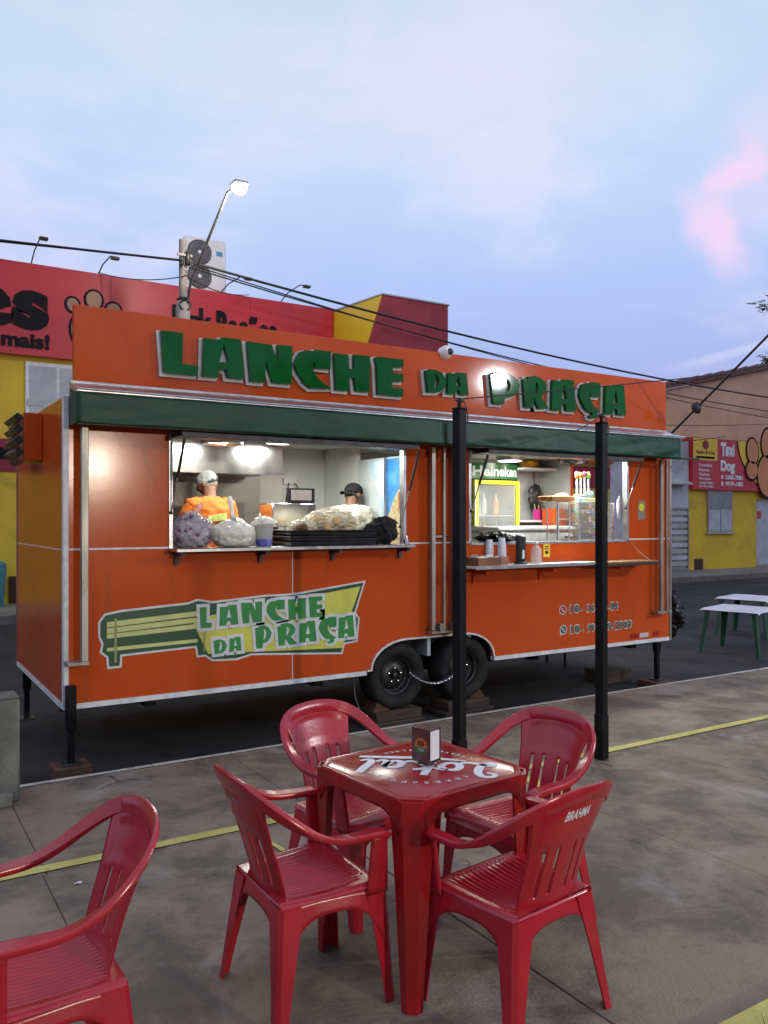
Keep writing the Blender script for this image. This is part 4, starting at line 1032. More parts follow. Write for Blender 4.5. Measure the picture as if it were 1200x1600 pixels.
PC = at_base('pet_clinic', 'yellow corner pet clinic across the road with a red and yellow sign', 'shop', (24, FY, .05))
def pc(n, mb, m, sm=38): return wobj(n, mb, m, PC, sm)
pc('wall', MB().box(21.0, 24.5, FY, FY + 6, .0, 2.75).box(24.5, 26.4, FY, FY + 6, 2.35, 2.75).box(26.4, 32, FY, FY + 6, .0, 2.75), YWALL, None)
cs = pc('sign_board', MB().box(21.0, 32, FY - .14, FY + .3, 2.62, 4.28), REDSIGN, None)
CY = FY - .142
def cso(n, mb, m, sm=38): return obj(n, mb, m, cs, sm)
cso('sign_panel', MB().box(21.02, 22.22, CY - .006, CY - .001, 3.56, 4.26), YSIGN, None)
yy = [(23.30, 4.26)]
for k in range(9):
    t = k / 8; yy.append((23.30 + 1.35 * t ** 2.0, 4.26 - 1.60 * t))
yy += [(32, 2.66), (32, 4.26)]
cso('sign_curve_outline', MB().poly([[(x - .06, z) for x, z in yy[:-2]] + [(32, 2.64), (32, 4.27)]], .004, front(0, 0, CY - .001)), INK, None)
cso('sign_curve', MB().poly([yy], .006, front(0, 0, CY - .006)), YSIGN, None)
for body, x, z, w, h, b, m_ in (('Taxi', 22.38, 3.72, .72, .46, .06, WINK), ('Dog', 22.38, 3.14, .74, .46, .06, WINK), ('3305-7081', 22.62, 2.97, .92, .15, .05, WINK), ('99191-1881', 22.62, 2.76, .92, .15, .05, WINK),
                            ('Consultas', 21.28, 3.36, .66, .10, .03, WINK), ('Exames', 21.28, 3.21, .52, .09, .03, WINK), ('Vacinas', 21.28, 3.07, .52, .09, .03, WINK), ('Cirurgias', 21.28, 2.92, .60, .10, .03, WINK),
                            ('3305-7081', 21.30, 2.80, .70, .075, .03, WINK), ('99191-1881', 21.30, 2.69, .70, .075, .03, WINK), ('Radio & Dog', 21.16, 3.74, .92, .13, .04, BURG)):
    cso('sign_lettering', text_mb(body, w, h, .004, b, fn=front(x, z, CY - .0075)), m_, None)
cso('sign_strip', MB().box(21.16, 22.06, CY - .012, CY - .0075, 3.62, 3.69), INK, None)
for z in (3.045, 2.835): cso('phone_icon', MB().poly([oval(22.46, z, .06, .07)], .004, front(0, 0, CY - .0075)), WINK, None)
cso('emblem', MB().poly([[(21.62 + (.20 if k % 2 else .13) * cos(k * pi / 8), 4.06 + (.18 if k % 2 else .12) * sin(k * pi / 8)) for k in range(16)]], .004, front(0, 0, CY - .0075)), BURG, None)
paw([(24.05, 3.95, .30, .42, .15), (24.02, 3.32, .30, .30, 0), (24.95, 4.25, .40, .52, -.1), (24.95, 3.15, .62, .72, .1), (25.9, 3.9, .32, .42, -.3)], CY - .014, lambda n, mb, m, sm: cso(n, mb, m, sm), PAWO, .07)
cw = pc('window', MB().box(21.88, 23.16, FY - .04, FY - .001, 1.26, 2.60), ALUD, None)
obj('window_pane', MB().box(21.93, 23.11, FY - .05, FY - .041, 2.02, 2.55), GLASSW, cw, None)
obj('window_pane', MB().box(21.93, 22.50, FY - .05, FY - .041, 1.30, 1.98), CURTAIN, cw, None)
obj('window_pane', MB().box(22.54, 23.11, FY - .055, FY - .045, 1.30, 1.98), CURTAIN, cw, None)
obj('window_sill', MB().box(21.82, 23.22, FY - .10, FY - .0, 1.20, 1.258), GREY, cw, None)
pc('hydrant_niche', MB().box(21.25, 21.68, FY - .012, FY - .001, .06, .40), mat('dark brown niche', (.05, .022, .015), rough=.8), None)
dr = pc('glass_door', MB().box(24.5, 26.4, FY + .05, FY + .10, .05, 2.35), ALUD, None)
for x0 in (24.56, 25.5): obj('door_pane', MB().box(x0, x0 + .84, FY + .035, FY + .048, .12, 2.28), CURTAIN, dr, None)
obj('door_poster', MB().box(24.60, 24.80, FY + .020, FY + .033, 1.70, 1.95), REDSIGN, dr, None)

PH = at_base('peach_house', 'stained peach house wall with a tiled gable rising behind the clinic sign', 'house', (28, 13.5, .05))
def gz(x): return 5.92 + (x - 21.04) * .215 if x < 31 else 5.92 + (31 - 21.04) * .215 - (x - 31) * .215
def ph(n, mb, m, sm=38): return wobj(n, mb, m, PH, sm)
ph('wall', MB().poly([[(18.6, 0), (42, 0), (42, gz(42)), (31, gz(31)), (18.6, gz(18.6))]], .25, lambda u, v, w: (u, 12.0 + w, v)), PEACH, None)
ph('roof', MB().poly([[(18.3, gz(18.3) + .02), (31, gz(31) + .02), (43, gz(43) + .02), (43, gz(43) + .12), (31, gz(31) + .12), (18.3, gz(18.3) + .12)]], 7.3, lambda u, v, w: (u, 11.85 + w, v)), TILE, None)
for k in range(58):            # row of barge tiles along the gable edge
    x = 18.4 + k * .22
    q = obj('roof_tile', MB().lathe([(.085, 0), (.105, .30)], (0, 0, 0), 'x', 10).xf(Matrix.Rotation(-math.atan(.215), 4, 'Y')), TILE, PH, 50, tuple(Vector((x, 11.93 + .012 * (k % 3), gz(x) + .15 + .012 * ((k * 7) % 3))) - Vector(PH.location)))

# utility pole with street lamp
UP = at_base('utility_pole', 'weathered concrete utility pole with a lit street lamp on a long arm', 'utility pole', (3.60, 8.95, .05))
PX, PY = 3.60, 8.30 + .65
def up(n, mb, m, sm=50): return wobj(n, mb, m, UP, sm)
k_ = (8.95 + 5.92) / (8.30 + 5.92)      # same sight line, a little farther back: on the kerb
def kx(x): return -1.131 + (x + 1.131) * k_
def kz(z): return 1.66 + (z - 1.66) * k_
PX = kx(3.575)
up('shaft', MB().lathe([(.16, -.4), (.13, kz(5.4)), (.105, kz(5.5)), (.075, kz(5.52)), (.070, kz(6.59)), (0, kz(6.60))], (PX, PY, 0), 'z', 16), POLEC)
up('cable_bracket', MB().box(PX - .09, PX + .09, PY - .10, PY + .10, kz(5.53), kz(5.57), .01).box(PX - .10, PX - .02, PY - .13, PY - .08, kz(6.10), kz(6.26), .01).box(PX + .02, PX + .10, PY - .13, PY - .08, kz(6.12), kz(6.38), .01).box(PX - .14, PX + .14, PY - .11, PY - .08, kz(6.28), kz(6.32)), BLACKP)
up('cable_coil', MB().tube([(PX + .11 * cos(q * .7), PY - .12 + .02 * sin(q * 1.3), kz(5.42) + .09 * sin(q * .7)) for q in range(28)], .012, 6), CABLE)
ax, az = 4.17, 7.30
up('lamp_arm', MB().tube([(PX + .06, PY - .08, kz(5.50)), (3.83, PY - .35, 6.02), (3.94, PY - .85, 6.55), (4.02, PY - 1.30, 7.00), (ax - .10, PY - 1.50, az - .06), (ax + .02, PY - 1.6, az + .04)], .026, 8), ALUD)
lh = up('lamp_head', MB().box(ax - .06, ax + .22, PY - 1.72, PY - 1.48, az + .055, az + .13, .03), GREY)
obj('lamp_glass', MB().blob((ax + .08, PY - 1.60, az + .02), (.13, .11, .10), 0, nu=20, nv=12), LAMPS, lh)
ld = bpy.data.lights.new('street_lamp', 'POINT'); ld.energy = 170; ld.color = (1, .86, .70); ld.shadow_soft_size = .18
lo_ = bpy.data.objects.new('street_lamp', ld); C.objects.link(lo_); lo_.parent = UP; lo_.location = tuple(Vector((ax + .16, PY - 1.60, az - .25)) - Vector(UP.location))

# overhead wires
WY = PY - .12
def w2(x, z): return (kx(x), WY, kz(z))
wire((-34, WY, kz(6.19)), (PX - .05, WY, kz(6.19)), .60, .022, 'thick black cable from the left edge to the concrete utility pole')
wire((PX + .05, WY, kz(6.19)), (44, WY, kz(6.25)), 1.15, .024, 'thickest black cable running right from the utility pole above the trailer sign')
wire((PX + .05, WY - .05, kz(6.08)), (44, WY - .05, kz(5.9)), 1.35, .014, 'thin black cable second below the thick cable right of the pole')
wire((PX + .05, WY - .02, kz(6.14)), (44, WY - .02, kz(5.2)), 1.25, .012, 'thin black cable lowest above the red and yellow block')
wire((-34, WY + .3, kz(5.75)), (PX - .05, WY, kz(6.20)), .55, .014, 'thin sagging cable crossing the red shop sign at the left')
wire((PX, PY - .1, kz(5.95)), (PX + 2.2, FY - .1, 6.62), .12, .010, 'short thin drop cable from the pole to the shop roof')
wire((PX - .02, PY - .1, kz(5.92)), (2.77, FY - .1, 6.60), .10, .010, 'short drop cable from the pole towards the shop sign lamp')
wire((1.945, -1.87, 2.400), (7.6, -3.0, 3.32), .05, .004, 'thin wire rising right from the top of the nearer black post')
wire((3.185, -1.86, 2.385), (7.9, 3.5, 2.9), .03, .003, 'thin wire from the top of the right black post past the sign end')
wire((6.20, 9.0, 3.6), (22.0, 10.6, 4.30), .35, .012, 'thin cable sagging in front of the peach wall')
wire((6.0, 7.8, 3.95), (30.0, 10.4, 5.5), .45, .010, 'upper thin cable across the peach wall')
dg_ = wire((6.20, -.02, 2.585), (6.245, -5.2, 6.55), .02, .012, 'thick black cable climbing steeply right from the trailer corner')
obj('cable_clamp', MB().blob((6.203, -.34, 2.83), (.05, .05, .06), .3, 5, 10, 8, 3), BLACKP, dg_)

# lamps of the square, outside the picture: their light, glints and shadows are seen
LP = at_base('floodlight_post', 'tall grey post with a white floodlight standing right of the square', 'lamp post', (10.1, -8.0, 0))
wobj('shaft', MB().tube([(10.1, -8.0, 0), (10.1, -8.0, 4.7)], .06, 12), ALUD, LP)
fd = wobj('floodlight', MB().box(9.95, 10.25, -7.97, -7.79, 4.45, 4.75, .02), BLACKP, LP)
obj('floodlight_glass', MB().box(10.0, 10.2, -7.785, -7.78, 4.52, 4.68), LAMPF, fd)
d = bpy.data.lights.new('floodlight', 'SPOT'); d.energy = 850; d.color = (.95, .97, 1); d.shadow_soft_size = .10; d.spot_size = radians(130); d.spot_blend = .5
o = bpy.data.objects.new('floodlight', d); C.objects.link(o); o.parent = LP; o.location = (0, .30, 4.6)
o.rotation_euler = (Vector((3.5, 0, 1.2)) - Vector((10.1, -7.7, 4.6))).to_track_quat('-Z', 'Y').to_euler()
GP = at_base('garden_lamp', 'short post lamp with a warm lit globe behind the camera', 'lamp post', (3.1, -13.5, 0))
wobj('shaft', MB().tube([(3.1, -13.5, 0), (3.1, -13.5, 2.75)], .045, 12), BLACK, GP)
wobj('globe', MB().blob((3.1, -13.5, 2.9), (.17, .17, .17), 0, nu=20, nv=12), mat('warm lit globe', (.9, .9, .9), emit=(1, .85, .62), es=14.0), GP)
d = bpy.data.lights.new('garden_lamp', 'POINT'); d.energy = 1400; d.color = (1, .86, .68); d.shadow_soft_size = .17
o = bpy.data.objects.new('garden_lamp', d); C.objects.link(o); o.parent = GP; o.location = (0, .25, 2.9)

# unseen belt of trees added behind the camera to darken the trailer front
mb = MB(); rnd = random.Random(21)
for k in range(46):
    x = -42 + k * 2.1 + rnd.uniform(-.6, .6); r = rnd.uniform(1.9, 3.2)
    mb.blob((x, -27 + rnd.uniform(-2, 2), rnd.uniform(2.6, 6.2)), (r, r, r * .9), .35, 3.5, 18, 12, k)
for k in range(12):
    mb.blob((-30 + rnd.uniform(-2, 2), -26 + k * 2.6, rnd.uniform(2.6, 5.5)), (2.4, 2.4, 2.2), .35, 3.5, 18, 12, 90 + k)
for k in range(20): mb.tube([(-40 + k * 4.6, -27, -.1), (-40 + k * 4.6, -27, 4)], .2, 8)
o = obj('added_tree_belt', mb, LEAF, None, None); tag(o, 'unseen dark belt of trees added behind the camera to darken the trailer front', 'trees', kind='stuff')

# tree whose outer twigs reach into the frame at the right
TR = at_base('tree', 'leafy green tree whose twig tips reach in at the right edge', 'tree', (10.9, .3, -.10))
def twig(b, ps_): return MB().tube(ps_, b, 6)
wobj('trunk', MB().tube([(10.9, .3, -.2), (10.95, .3, 1.2), (10.8, .2, 2.3), (10.85, .2, 3.2)], [.16, .12, .10, .08], 10), BARK, TR)
tips = [(8.15, .11, 4.28), (8.17, .11, 3.64), (10.4, -1.6, 4.9), (11.4, -.6, 5.6), (11.9, -1.3, 4.9), (12.5, .1, 4.4), (11.0, -2.0, 4.4), (11.6, -1.8, 3.9)]
for tp_ in tips:
    a = Vector((10.84, .2, 2.9)); b = Vector(tp_)
    wobj('branch', twig([.05, .03, .015, .006], [a, a.lerp(b, .35) + Vector((0, 0, .25)), a.lerp(b, .7) + Vector((0, 0, .2)), b]), BARK, TR)
mb = MB(); rnd = random.Random(4)
for i, tp_ in enumerate(tips):
    n = 90 if i < 2 else 260; sp = .07 if i < 2 else .42
    for k in range(n):
        p = Vector(tp_) + Vector((abs(rnd.gauss(0, sp)) if i < 2 else rnd.gauss(0, sp), rnd.gauss(0, sp), rnd.gauss(0, sp * .7)))
        a = Vector((rnd.uniform(-1, 1), rnd.uniform(-1, 1), rnd.uniform(-.6, .3))).normalized(); b = a.orthogonal().normalized(); s = rnd.uniform(.035, .06)
        mb.add([p, p + a * s + b * s * .35, p + a * s * 2, p + a * s - b * s * .35], [(0, 1, 2, 3)])
o = wobj('crown', mb, LEAF, TR, None)

# ================================================================== AROUND THE TRAILER
CB = at_base('concrete_block', 'weathered concrete bench end standing at the left edge of the square', 'concrete block', (-.95, -.62, 0))
wobj('block', MB().box(-1.7, -.372, -.66, -.46, .0, .605, .012), CONCB, CB)
wobj('foot', MB().box(-1.7, -.42, -.735, -.662, .0, .075, .008), CONCB, CB)
wobj('coping', MB().box(-1.7, -.376, -.655, -.465, .606, .622, .005), KERB, CB)
def timber(x0, x1, y0, y1, z0, z1, m, label, cat='wooden block', gr='timber blocks under the trailer', name='wooden_block'):
    o = obj(name, MB().box(x0, x1, y0, y1, z0, z1, .006), m); tag(o, label, cat, gr); return o
timber(-.085, .155, -.15, .07, -.10, .002, WOODR, 'reddish timber block under the front left jack leg')
timber(2.42, 2.98, -.02, .33, -.098, -.055, WOOD, 'long flat plank on the road under the left wheel block')
timber(2.50, 2.96, .005, .30, -.054, .026, WOOD, 'thick timber block under the left trailer wheel')
timber(3.20, 3.75, -.02, .33, -.098, -.055, WOOD, 'long flat plank on the road under the right wheel block')
timber(3.25, 3.72, .005, .30, -.054, .026, WOOD, 'thick timber block under the right trailer wheel')
timber(5.82, 6.12, -.16, .12, -.10, -.040, WOODR, 'reddish timber block under the rear right jack leg')
timber(5.55, 5.95, .30, .62, -.10, .03, WOOD, 'dark timber block in the shade under the right end of the trailer')
def chock(x, d, label):
    o = obj('wheel_chock', MB().poly([[(0, 0), (.17 * d, 0), (.11 * d, .085), (.05 * d, .10)]], .16, lambda u, v, w: (x + u, .06 + w, .0265 + v)), WOODR, None, None); tag(o, label, 'wheel chock', 'wedges at the trailer wheels')
chock(2.66, -1, 'reddish wedge left of the left trailer wheel'); chock(3.53, 1, 'reddish wedge right of the right trailer wheel')
CH = thing('wheel_chain', 'bright steel chain hanging between the two trailer wheels', 'chain', (0, 0, 0))
n = 27
for i in range(n):
    t = i / (n - 1); x = lerp(2.84, 3.36, t); z = .335 - .40 * t * (1 - t) * 1.0 - .02 * t
    tl = MB(); pts = []
    for k in range(13):
        q = 2 * pi * k / 12; pts.append((.0135 * cos(q) + (.006 if cos(q) > 0 else -.006), .0075 * sin(q), 0))
    tl.tube(pts, .0026, 5, False)
    sl = -.40 * (1 - 2 * t) / .52
    M = Matrix.Translation((x, -.002, z)) @ Matrix.Rotation(-math.atan(sl), 4, 'Y') @ Matrix.Rotation((pi / 2 if i % 2 else .35), 4, 'X')
    obj('chain_link', tl.xf(M), CHROME, CH)
gb = obj('rubbish_bag', MB().blob((6.42, .22, .60), (.16, .20, .24), .35, 2.2, 40, 30, 5, ridge=.5, rf=3).tube([(6.36, .16, .80), (6.30, .12, .92), (6.23, .10, .98)], [.05, .02, .012], 8), BAGK, None, 60)
tag(gb, 'crumpled black bin bag hanging on the right end of the trailer', 'rubbish bag')
hs_ = obj('drain_hose', MB().tube([(2.33, .12, .36), (2.32, .06, .18), (2.34, -.02, .02), (2.40, -.10, -.085), (2.52, -.16, -.088)], .009, 8), BLACKP, None, 60); tag(hs_, 'thin black hose hanging below the trailer left of the wheels', 'hose')

# green tables with white covers at the right
def green_table(x, y, rz, label, lab2):
    t = thing('green_table', label, 'table', (x, y, -.10), rz, 'green plastic tables on the road')
    for sx in (-1, 1):
        for sy in (-1, 1):
            obj('leg', corner_leg((sx * .335, sy * .335, .57), (sx * .395, sy * .395, 0), sx, sy, .075, .045, .008), GTABLE, t)
    obj('table_top', MB().box(-.37, .37, -.37, .37, .555, .585, .01), GTABLE, t)
    c = obj('table_cover', MB().grid(lambda u, v: ((u - .5) * .77, (v - .5) * .77, .588 + .003 * noise.noise(Vector((u * 5 + x, v * 5, 0))) - .022 * max(0, abs(u - .5) * 2 - .93) / .07 - .022 * max(0, abs(v - .5) * 2 - .93) / .07), 30, 30), CLOTHW, None, 60, (x, y, -.10), rz)
    tag(c, lab2, 'table cover', 'white covers on the green tables')
green_table(8.72, .90, radians(15), 'green plastic table standing on the road, left one of the two', 'white cover lying on the nearer left green table')
green_table(10.25, 1.78, radians(14), 'green plastic table at the right edge, half behind its neighbour', 'white cover lying on the green table at the right edge')
# ================================================================== PEOPLE IN THE KITCHEN
def loft(rings, n=28, cx=0.0):
    m = MB(); vs = []
    for z, rx, ry, cy in rings:
        for k in range(n):
            q = 2 * pi * k / n; vs.append((cx + rx * cos(q), cy + ry * sin(q), z))
    fs = [(i * n + k, i * n + (k + 1) % n, (i + 1) * n + (k + 1) % n, (i + 1) * n + k) for i in range(len(rings) - 1) for k in range(n)]
    fs += [tuple(range(n))[::-1], tuple(range((len(rings) - 1) * n, len(rings) * n))]
    return m.add(vs, fs)
def remesh(o, size, it=4):
    md = o.modifiers.new('fuse', 'REMESH'); md.mode = 'VOXEL'; md.voxel_size = size; md.use_smooth_shade = True
    md = o.modifiers.new('smooth', 'SMOOTH'); md.iterations = it; md.factor = .5
    return o
def person(label, loc, rz, head_turn, shirt, sc=1.0, drop=0.0, tilt=0.0):
    p = thing('person', label, 'person', loc, rz); p.scale = (sc,) * 3
    # one continuous body: trunk, legs, arms, hands with fingers, neck and head
    b = MB()
    tr = [(.80, .15, .11, 0), (.92, .165, .115, 0), (1.05, .145, .10, 0), (1.20, .165, .11, -.005), (1.30, .170, .105, -.01), (1.37, .14, .08, -.01), (1.41, .07, .062, -.005)]
    t = loft(tr); b.add(t.v, t.f)
    arms = {}
    for s in (-1, 1):
        b.tube([(s * .09, 0, .90), (s * .095, .02, .70), (s * .10, .02, .48), (s * .10, -.005, .28), (s * .10, -.01, .07)], [.095, .085, .062, .055, .042], 14)
        b.tube([(s * .10, -.05, .045), (s * .105, .03, .045), (s * .115, .13, .03)], [.042, .045, .034], 12)
        sh, el, wr = Vector((s * .165, -.01, 1.345)), Vector((s * .245, .03, 1.10)), Vector((s * .17, .26, 1.06))
        b.tube([(s * .10, -.01, 1.36), sh, sh.lerp(el, .5), el, el.lerp(wr, .35), wr], [.055, .058, .046, .040, .038, .026], 14)
        pm_ = wr + Vector((-s * .015, .085, -.01)); b.tube([wr, wr.lerp(pm_, .5), pm_], [.026, .034, .032], 10)
        for k in range(4):
            r0 = pm_ + Vector((s * (.024 - .016 * k), -.01, 0)); ln = (.058, .072, .078, .064)[3 - k] if s > 0 else (.058, .072, .078, .064)[3 - k]
            b.tube([r0, r0 + Vector((0, ln * .5, .004)), r0 + Vector((0, ln * .85, -.018)), r0 + Vector((0, ln, -.036))], [.0095, .009, .008, .007], 8)
        th0 = wr + Vector((-s * .022, .03, .0)); b.tube([th0, th0 + Vector((-s * .022, .028, -.01)), th0 + Vector((-s * .022, .058, -.016))], [.012, .010, .008], 8)
    b.tube([(0, -.005, 1.38), (0, .004, 1.44), (0, .012, 1.50)], [.062, .056, .056], 16)
    body = remesh(obj('body', b, SKIN, p, 80), .0085, 3)
    hd = MB()
    def face(q):
        if q.y > 0 and q.z < -.02: q.x *= 1 - .25 * min(1, -q.z / .1)
        return q
    hd.blob((0, 0, 0), (.074, .094, .108), 0, nu=28, nv=20, fn=face)
    hd.blob((0, .092, -.012), (.014, .020, .024), 0, nu=10, nv=8)          # nose
    for s in (-1, 1): hd.blob((s * .076, -.005, -.006), (.012, .020, .030), 0, nu=10, nv=8)
    hd.blob((0, .080, -.050), (.026, .010, .007), 0, nu=10, nv=6)          # lips
    head = remesh(obj('head', hd, SKIN, p, 80, (0, .028 + drop * .8, 1.575 - drop), head_turn), .006, 2)
    head.rotation_euler = (-tilt, 0, head_turn)
    for s in (-1, 1):
        obj('eye', MB().blob((s * .030, .083, .012), (.012, .008, .008), 0, nu=10, nv=8), WHITEP, head)
    tr2 = [(.86, .178, .128, 0), (.95, .176, .126, 0), (1.05, .168, .120, 0), (1.20, .184, .124, -.005), (1.30, .190, .120, -.01), (1.37, .158, .096, -.01), (1.40, .105, .080, -.005), (1.412, .082, .072, -.002)]
    t = loft(tr2); sm_ = MB(); sm_.add(t.v, t.f)
    for s in (-1, 1):
        sm_.tube([(s * .11, -.01, 1.355), (s * .175, -.008, 1.340), (s * .222, .012, 1.22), (s * .240, .022, 1.155)], [.066, .074, .066, .064], 16)
    o = remesh(obj('t_shirt', sm_, shirt, p, 80), .010, 3)
    tx = bpy.data.textures.get('folds') or bpy.data.textures.new('folds', 'CLOUDS'); tx.noise_scale = .075
    md = o.modifiers.new('folds', 'DISPLACE'); md.texture = tx; md.strength = .034; md.mid_level = .5
    tz = MB()
    for s in (-1, 1): tz.tube([(s * .088, 0, .93), (s * .098, .02, .70), (s * .102, .02, .48), (s * .102, -.005, .28), (s * .102, -.01, .09)], [.105, .098, .078, .072, .068], 16)
    t = loft([(.80, .165, .12, 0), (.93, .172, .122, 0), (.95, .165, .115, 0)]); tz.add(t.v, t.f)
    remesh(obj('trousers', tz, DENIM, p, 80), .012, 2)
    def bk(x, z, off=.010):            # a point on the back of the shirt
        rx, ry = .186, .122
        return (x, -.006 - ry * math.sqrt(max(.02, 1 - (x / rx) ** 2)) - off, z)
    return p, head, bk
FZ = .456
p1, h1, bk = person('person in an orange t-shirt and white hair net seen from behind at the stove', (1.425, 1.07, FZ), radians(6), radians(40), TEEO, .995, .045, .38)
net = MB().blob((0, -.012, .022), (.086, .102, .100), .03, 6, 48, 30, 3, ridge=.10, rf=9,  fn=lambda q: Vector((q.x * (1 - 1.1 * max(0, .015 - q.z)), q.y * (1 - 1.1 * max(0, .015 - q.z)), max(q.z, -.062 if q.y < 0 else -.02))))
obj('hair_net', net, NET, h1, 70)
hr = MB().blob((0, -.016, .012), (.079, .095, .088), .04, 8, 24, 16, 2, fn=lambda q: Vector((q.x, q.y, max(q.z, -.03)))); obj('hair', hr, HAIR, h1)
GP_ = mat('shirt print green', (.10, .30, .05), (.55, .60, .15), rough=.8, scale=60, lo=.48, hi=.52)
PP_ = mat('shirt print pale', (.62, .45, .28), (.70, .35, .12), rough=.8, scale=70, lo=.48, hi=.55)
def patch(x0, x1, z0, z1, m, tilt, off):
    obj('shirt_print', MB().grid(lambda u, v: bk(lerp(x0, x1, u), lerp(z0, z1, v) + tilt * u, off), 16, 4), m, p1, 60)
patch(-.08, .10, 1.19, 1.245, LOGO_P, .02, .020); patch(-.10, -.055, 1.185, 1.225, LOGO_P, .0, .020)
obj('shirt_lettering', text_mb('LANCHE', .13, .024, 0, .03, fn=lambda u, v, q: bk(-.045 + u, 1.232 + v + .1 * u, .024)), GP_, p1, None)
obj('shirt_lettering', text_mb('DA PRAÇA', .15, .022, 0, .03, fn=lambda u, v, q: bk(-.055 + u, 1.204 + v + .1 * u, .024)), GP_, p1, None)
patch(-.05, .09, 1.10, 1.125, PP_, .012, .020); patch(-.05, .09, 1.065, 1.088, PP_, .012, .020)
p2, h2, _ = person('person in a pale t-shirt and black cap bending over the kitchen counter', (2.86, 1.08, FZ), radians(-58), radians(-18), TEEG, .955, .05, .15)
cap = MB().blob((0, -.004, .028), (.088, .108, .088), .015, 4, 28, 16, 1, fn=lambda q: Vector((q.x, q.y, max(q.z, -.018))))
cp = obj('cap', cap, mat('black cap cloth', (.012, .012, .014), (.02, .02, .022), rough=.95, spec=.1), h2, 70)
br_ = MB().grid(lambda u, v: ((2 * u - 1) * .072 * (1 - .25 * v * v), -.078 - .10 * v * (1 - .35 * (2 * u - 1) ** 2), .016 - .016 * v - .028 * (2 * u - 1) ** 2), 14, 6)
o = obj('cap_brim', br_, MATS['black cap cloth'], cp, 70); md = o.modifiers.new('thick', 'SOLIDIFY'); md.thickness = .005
obj('cap_badge', MB().grid(lambda u, v: ((u - .5) * .075, -.110 + .020 * abs(u - .5) ** 2 * 4 + .014 * v, .032 + .032 * v), 8, 2), LOGO_P, cp, 60)
hr = MB().blob((0, -.022, -.020), (.077, .080, .062), .06, 8, 20, 12, 6); obj('hair', hr, HAIR, h2)

# ================================================================== THINGS ON THE LEFT COUNTER
ZS = 1.4525
def bag(name, label, c, r, m, seed, neck, nr=.03, amp=.16, group=None):
    o = MB()
    def fl(q):
        q.z = max(q.z, -r[2] * .78)
        if q.z > r[2] * .45:
            k = (q.z / r[2] - .45) / .55; q.x *= 1 - .45 * k; q.y *= 1 - .45 * k
        return q
    o.blob((0, 0, r[2] * .78), r, amp, 2.6, 72, 52, seed, fn=fl, ridge=.12, rf=3.2)
    p0 = Vector((0, 0, r[2] * 1.55)); d_ = Vector(neck)
    o.tube([p0, p0 + d_ * .25, p0 + d_ * .45, p0 + d_ * .75, p0 + d_], [nr * 1.7, nr * .62, nr * .55, nr * .95, nr * .70], 10)
    q = obj(name, o, m, None, 70, (c[0], c[1], c[2])); tag(q, label, 'bag', group); return q
cb_ = bag('cabbage_bag', 'clear plastic bag of shredded purple cabbage at the left end of the counter', (.905, .02, ZS), (.165, .13, .150), BAGC, 4, (.07, -.01, .09), .024, .14, 'tied food bags on the counter')
obj('cabbage', MB().blob((0, 0, .112), (.155, .122, .138), .16, 5, 40, 28, 8, fn=lambda q: Vector((q.x, q.y, max(q.z, -.105)))), CABB, cb_, 30)
bag('salad_bag', 'milky white plastic bag with a tall twisted neck beside the cabbage bag', (1.215, -.02, ZS), (.168, .125, .125), BAGW, 9, (-.035, 0, .19), .024, .14, 'tied food bags on the counter')
tub = thing('plastic_tub', 'white plastic tub with a blue stripe lined by a crumpled bag', 'tub', (1.462, -.02, ZS))
obj('tub_body', MB().lathe([(.058, .0), (.062, .01), (.068, .11), (.075, .165), (.071, .168), (.062, .12), (.055, .015), (0, .012)], (0, 0, 0), 'z', 28), BAGW, tub)
BLUE = mat('blue tub stripe', (.08, .10, .50), (.22, .24, .60), rough=.4, scale=20)
obj('tub_stripe', MB().lathe([(.0595, .004), (.0632, .012), (.0662, .058)], (0, 0, 0), 'z', 28), BLUE, tub)
obj('tub_liner', MB().blob((.0, 0, .185), (.088, .075, .045), .40, 4, 26, 16, 12).tube([(-.03, 0, .21), (-.035, .0, .26)], [.018, .004], 7), BAGW, tub, 70)
# stack of black baking trays
TRAY = mat('blackened tray', (.012, .011, .010), (.026, .024, .022), rough=.42, scale=8, metal=.3, bump=.2, bscale=30)
def tray(z, dx, rz, label):
    w, d, h = .385, .245, .030
    m = MB().box(-w + .02, w - .02, -d + .02, d - .02, 0, .004)
    rg = [(w - .02, d - .02, .004), (w - .004, d - .004, h), (w, d, h + .002), (w + .004, d + .004, h - .004), (w - .012, d - .012, .0)]
    vs = []
    for a, b_, z_ in rg: vs += [(-a, -b_, z_), (a, -b_, z_), (a, b_, z_), (-a, b_, z_)]
    m.add(vs, [(i * 4 + k, i * 4 + (k + 1) % 4, (i + 1) * 4 + (k + 1) % 4, (i + 1) * 4 + k) for i in range(4) for k in range(4)])
    o = obj('baking_tray', m, TRAY, None, 30, (2.03 + dx, .13, z), rz); tag(o, label, 'baking tray', 'black baking trays stacked on the counter'); return o
for k, (dx, rz, lb) in enumerate(((0, .01, 'black baking tray lying at the bottom of the tray stack'), (.012, -.015, 'second black baking tray from the bottom of the stack'), (-.010, .012, 'black baking tray in the middle of the tray stack'), (.006, -.02, 'black baking tray second from the top of the stack'), (-.004, .008, 'topmost black baking tray, carrying the bread bags'))):
    tray(ZS + k * .0235, dx, rz, lb)
ZT = ZS + 4 * .0235 + .005
bb = thing('bread_bag', 'large milky bag full of bread rolls on top of the baking trays', 'bread bag', (2.10, .09, ZT))
obj('bag_film', MB().blob((0, 0, .085), (.225, .16, .115), .16, 3.0, 72, 48, 14, ridge=.28, rf=4,  fn=lambda q: Vector((q.x, q.y, max(q.z, -.084)))), mat('milky film', (.80, .76, .62), (.72, .66, .48), rough=.25, alpha=.55, bump=.7, bscale=22, scale=7, spec=.7), bb, 70)
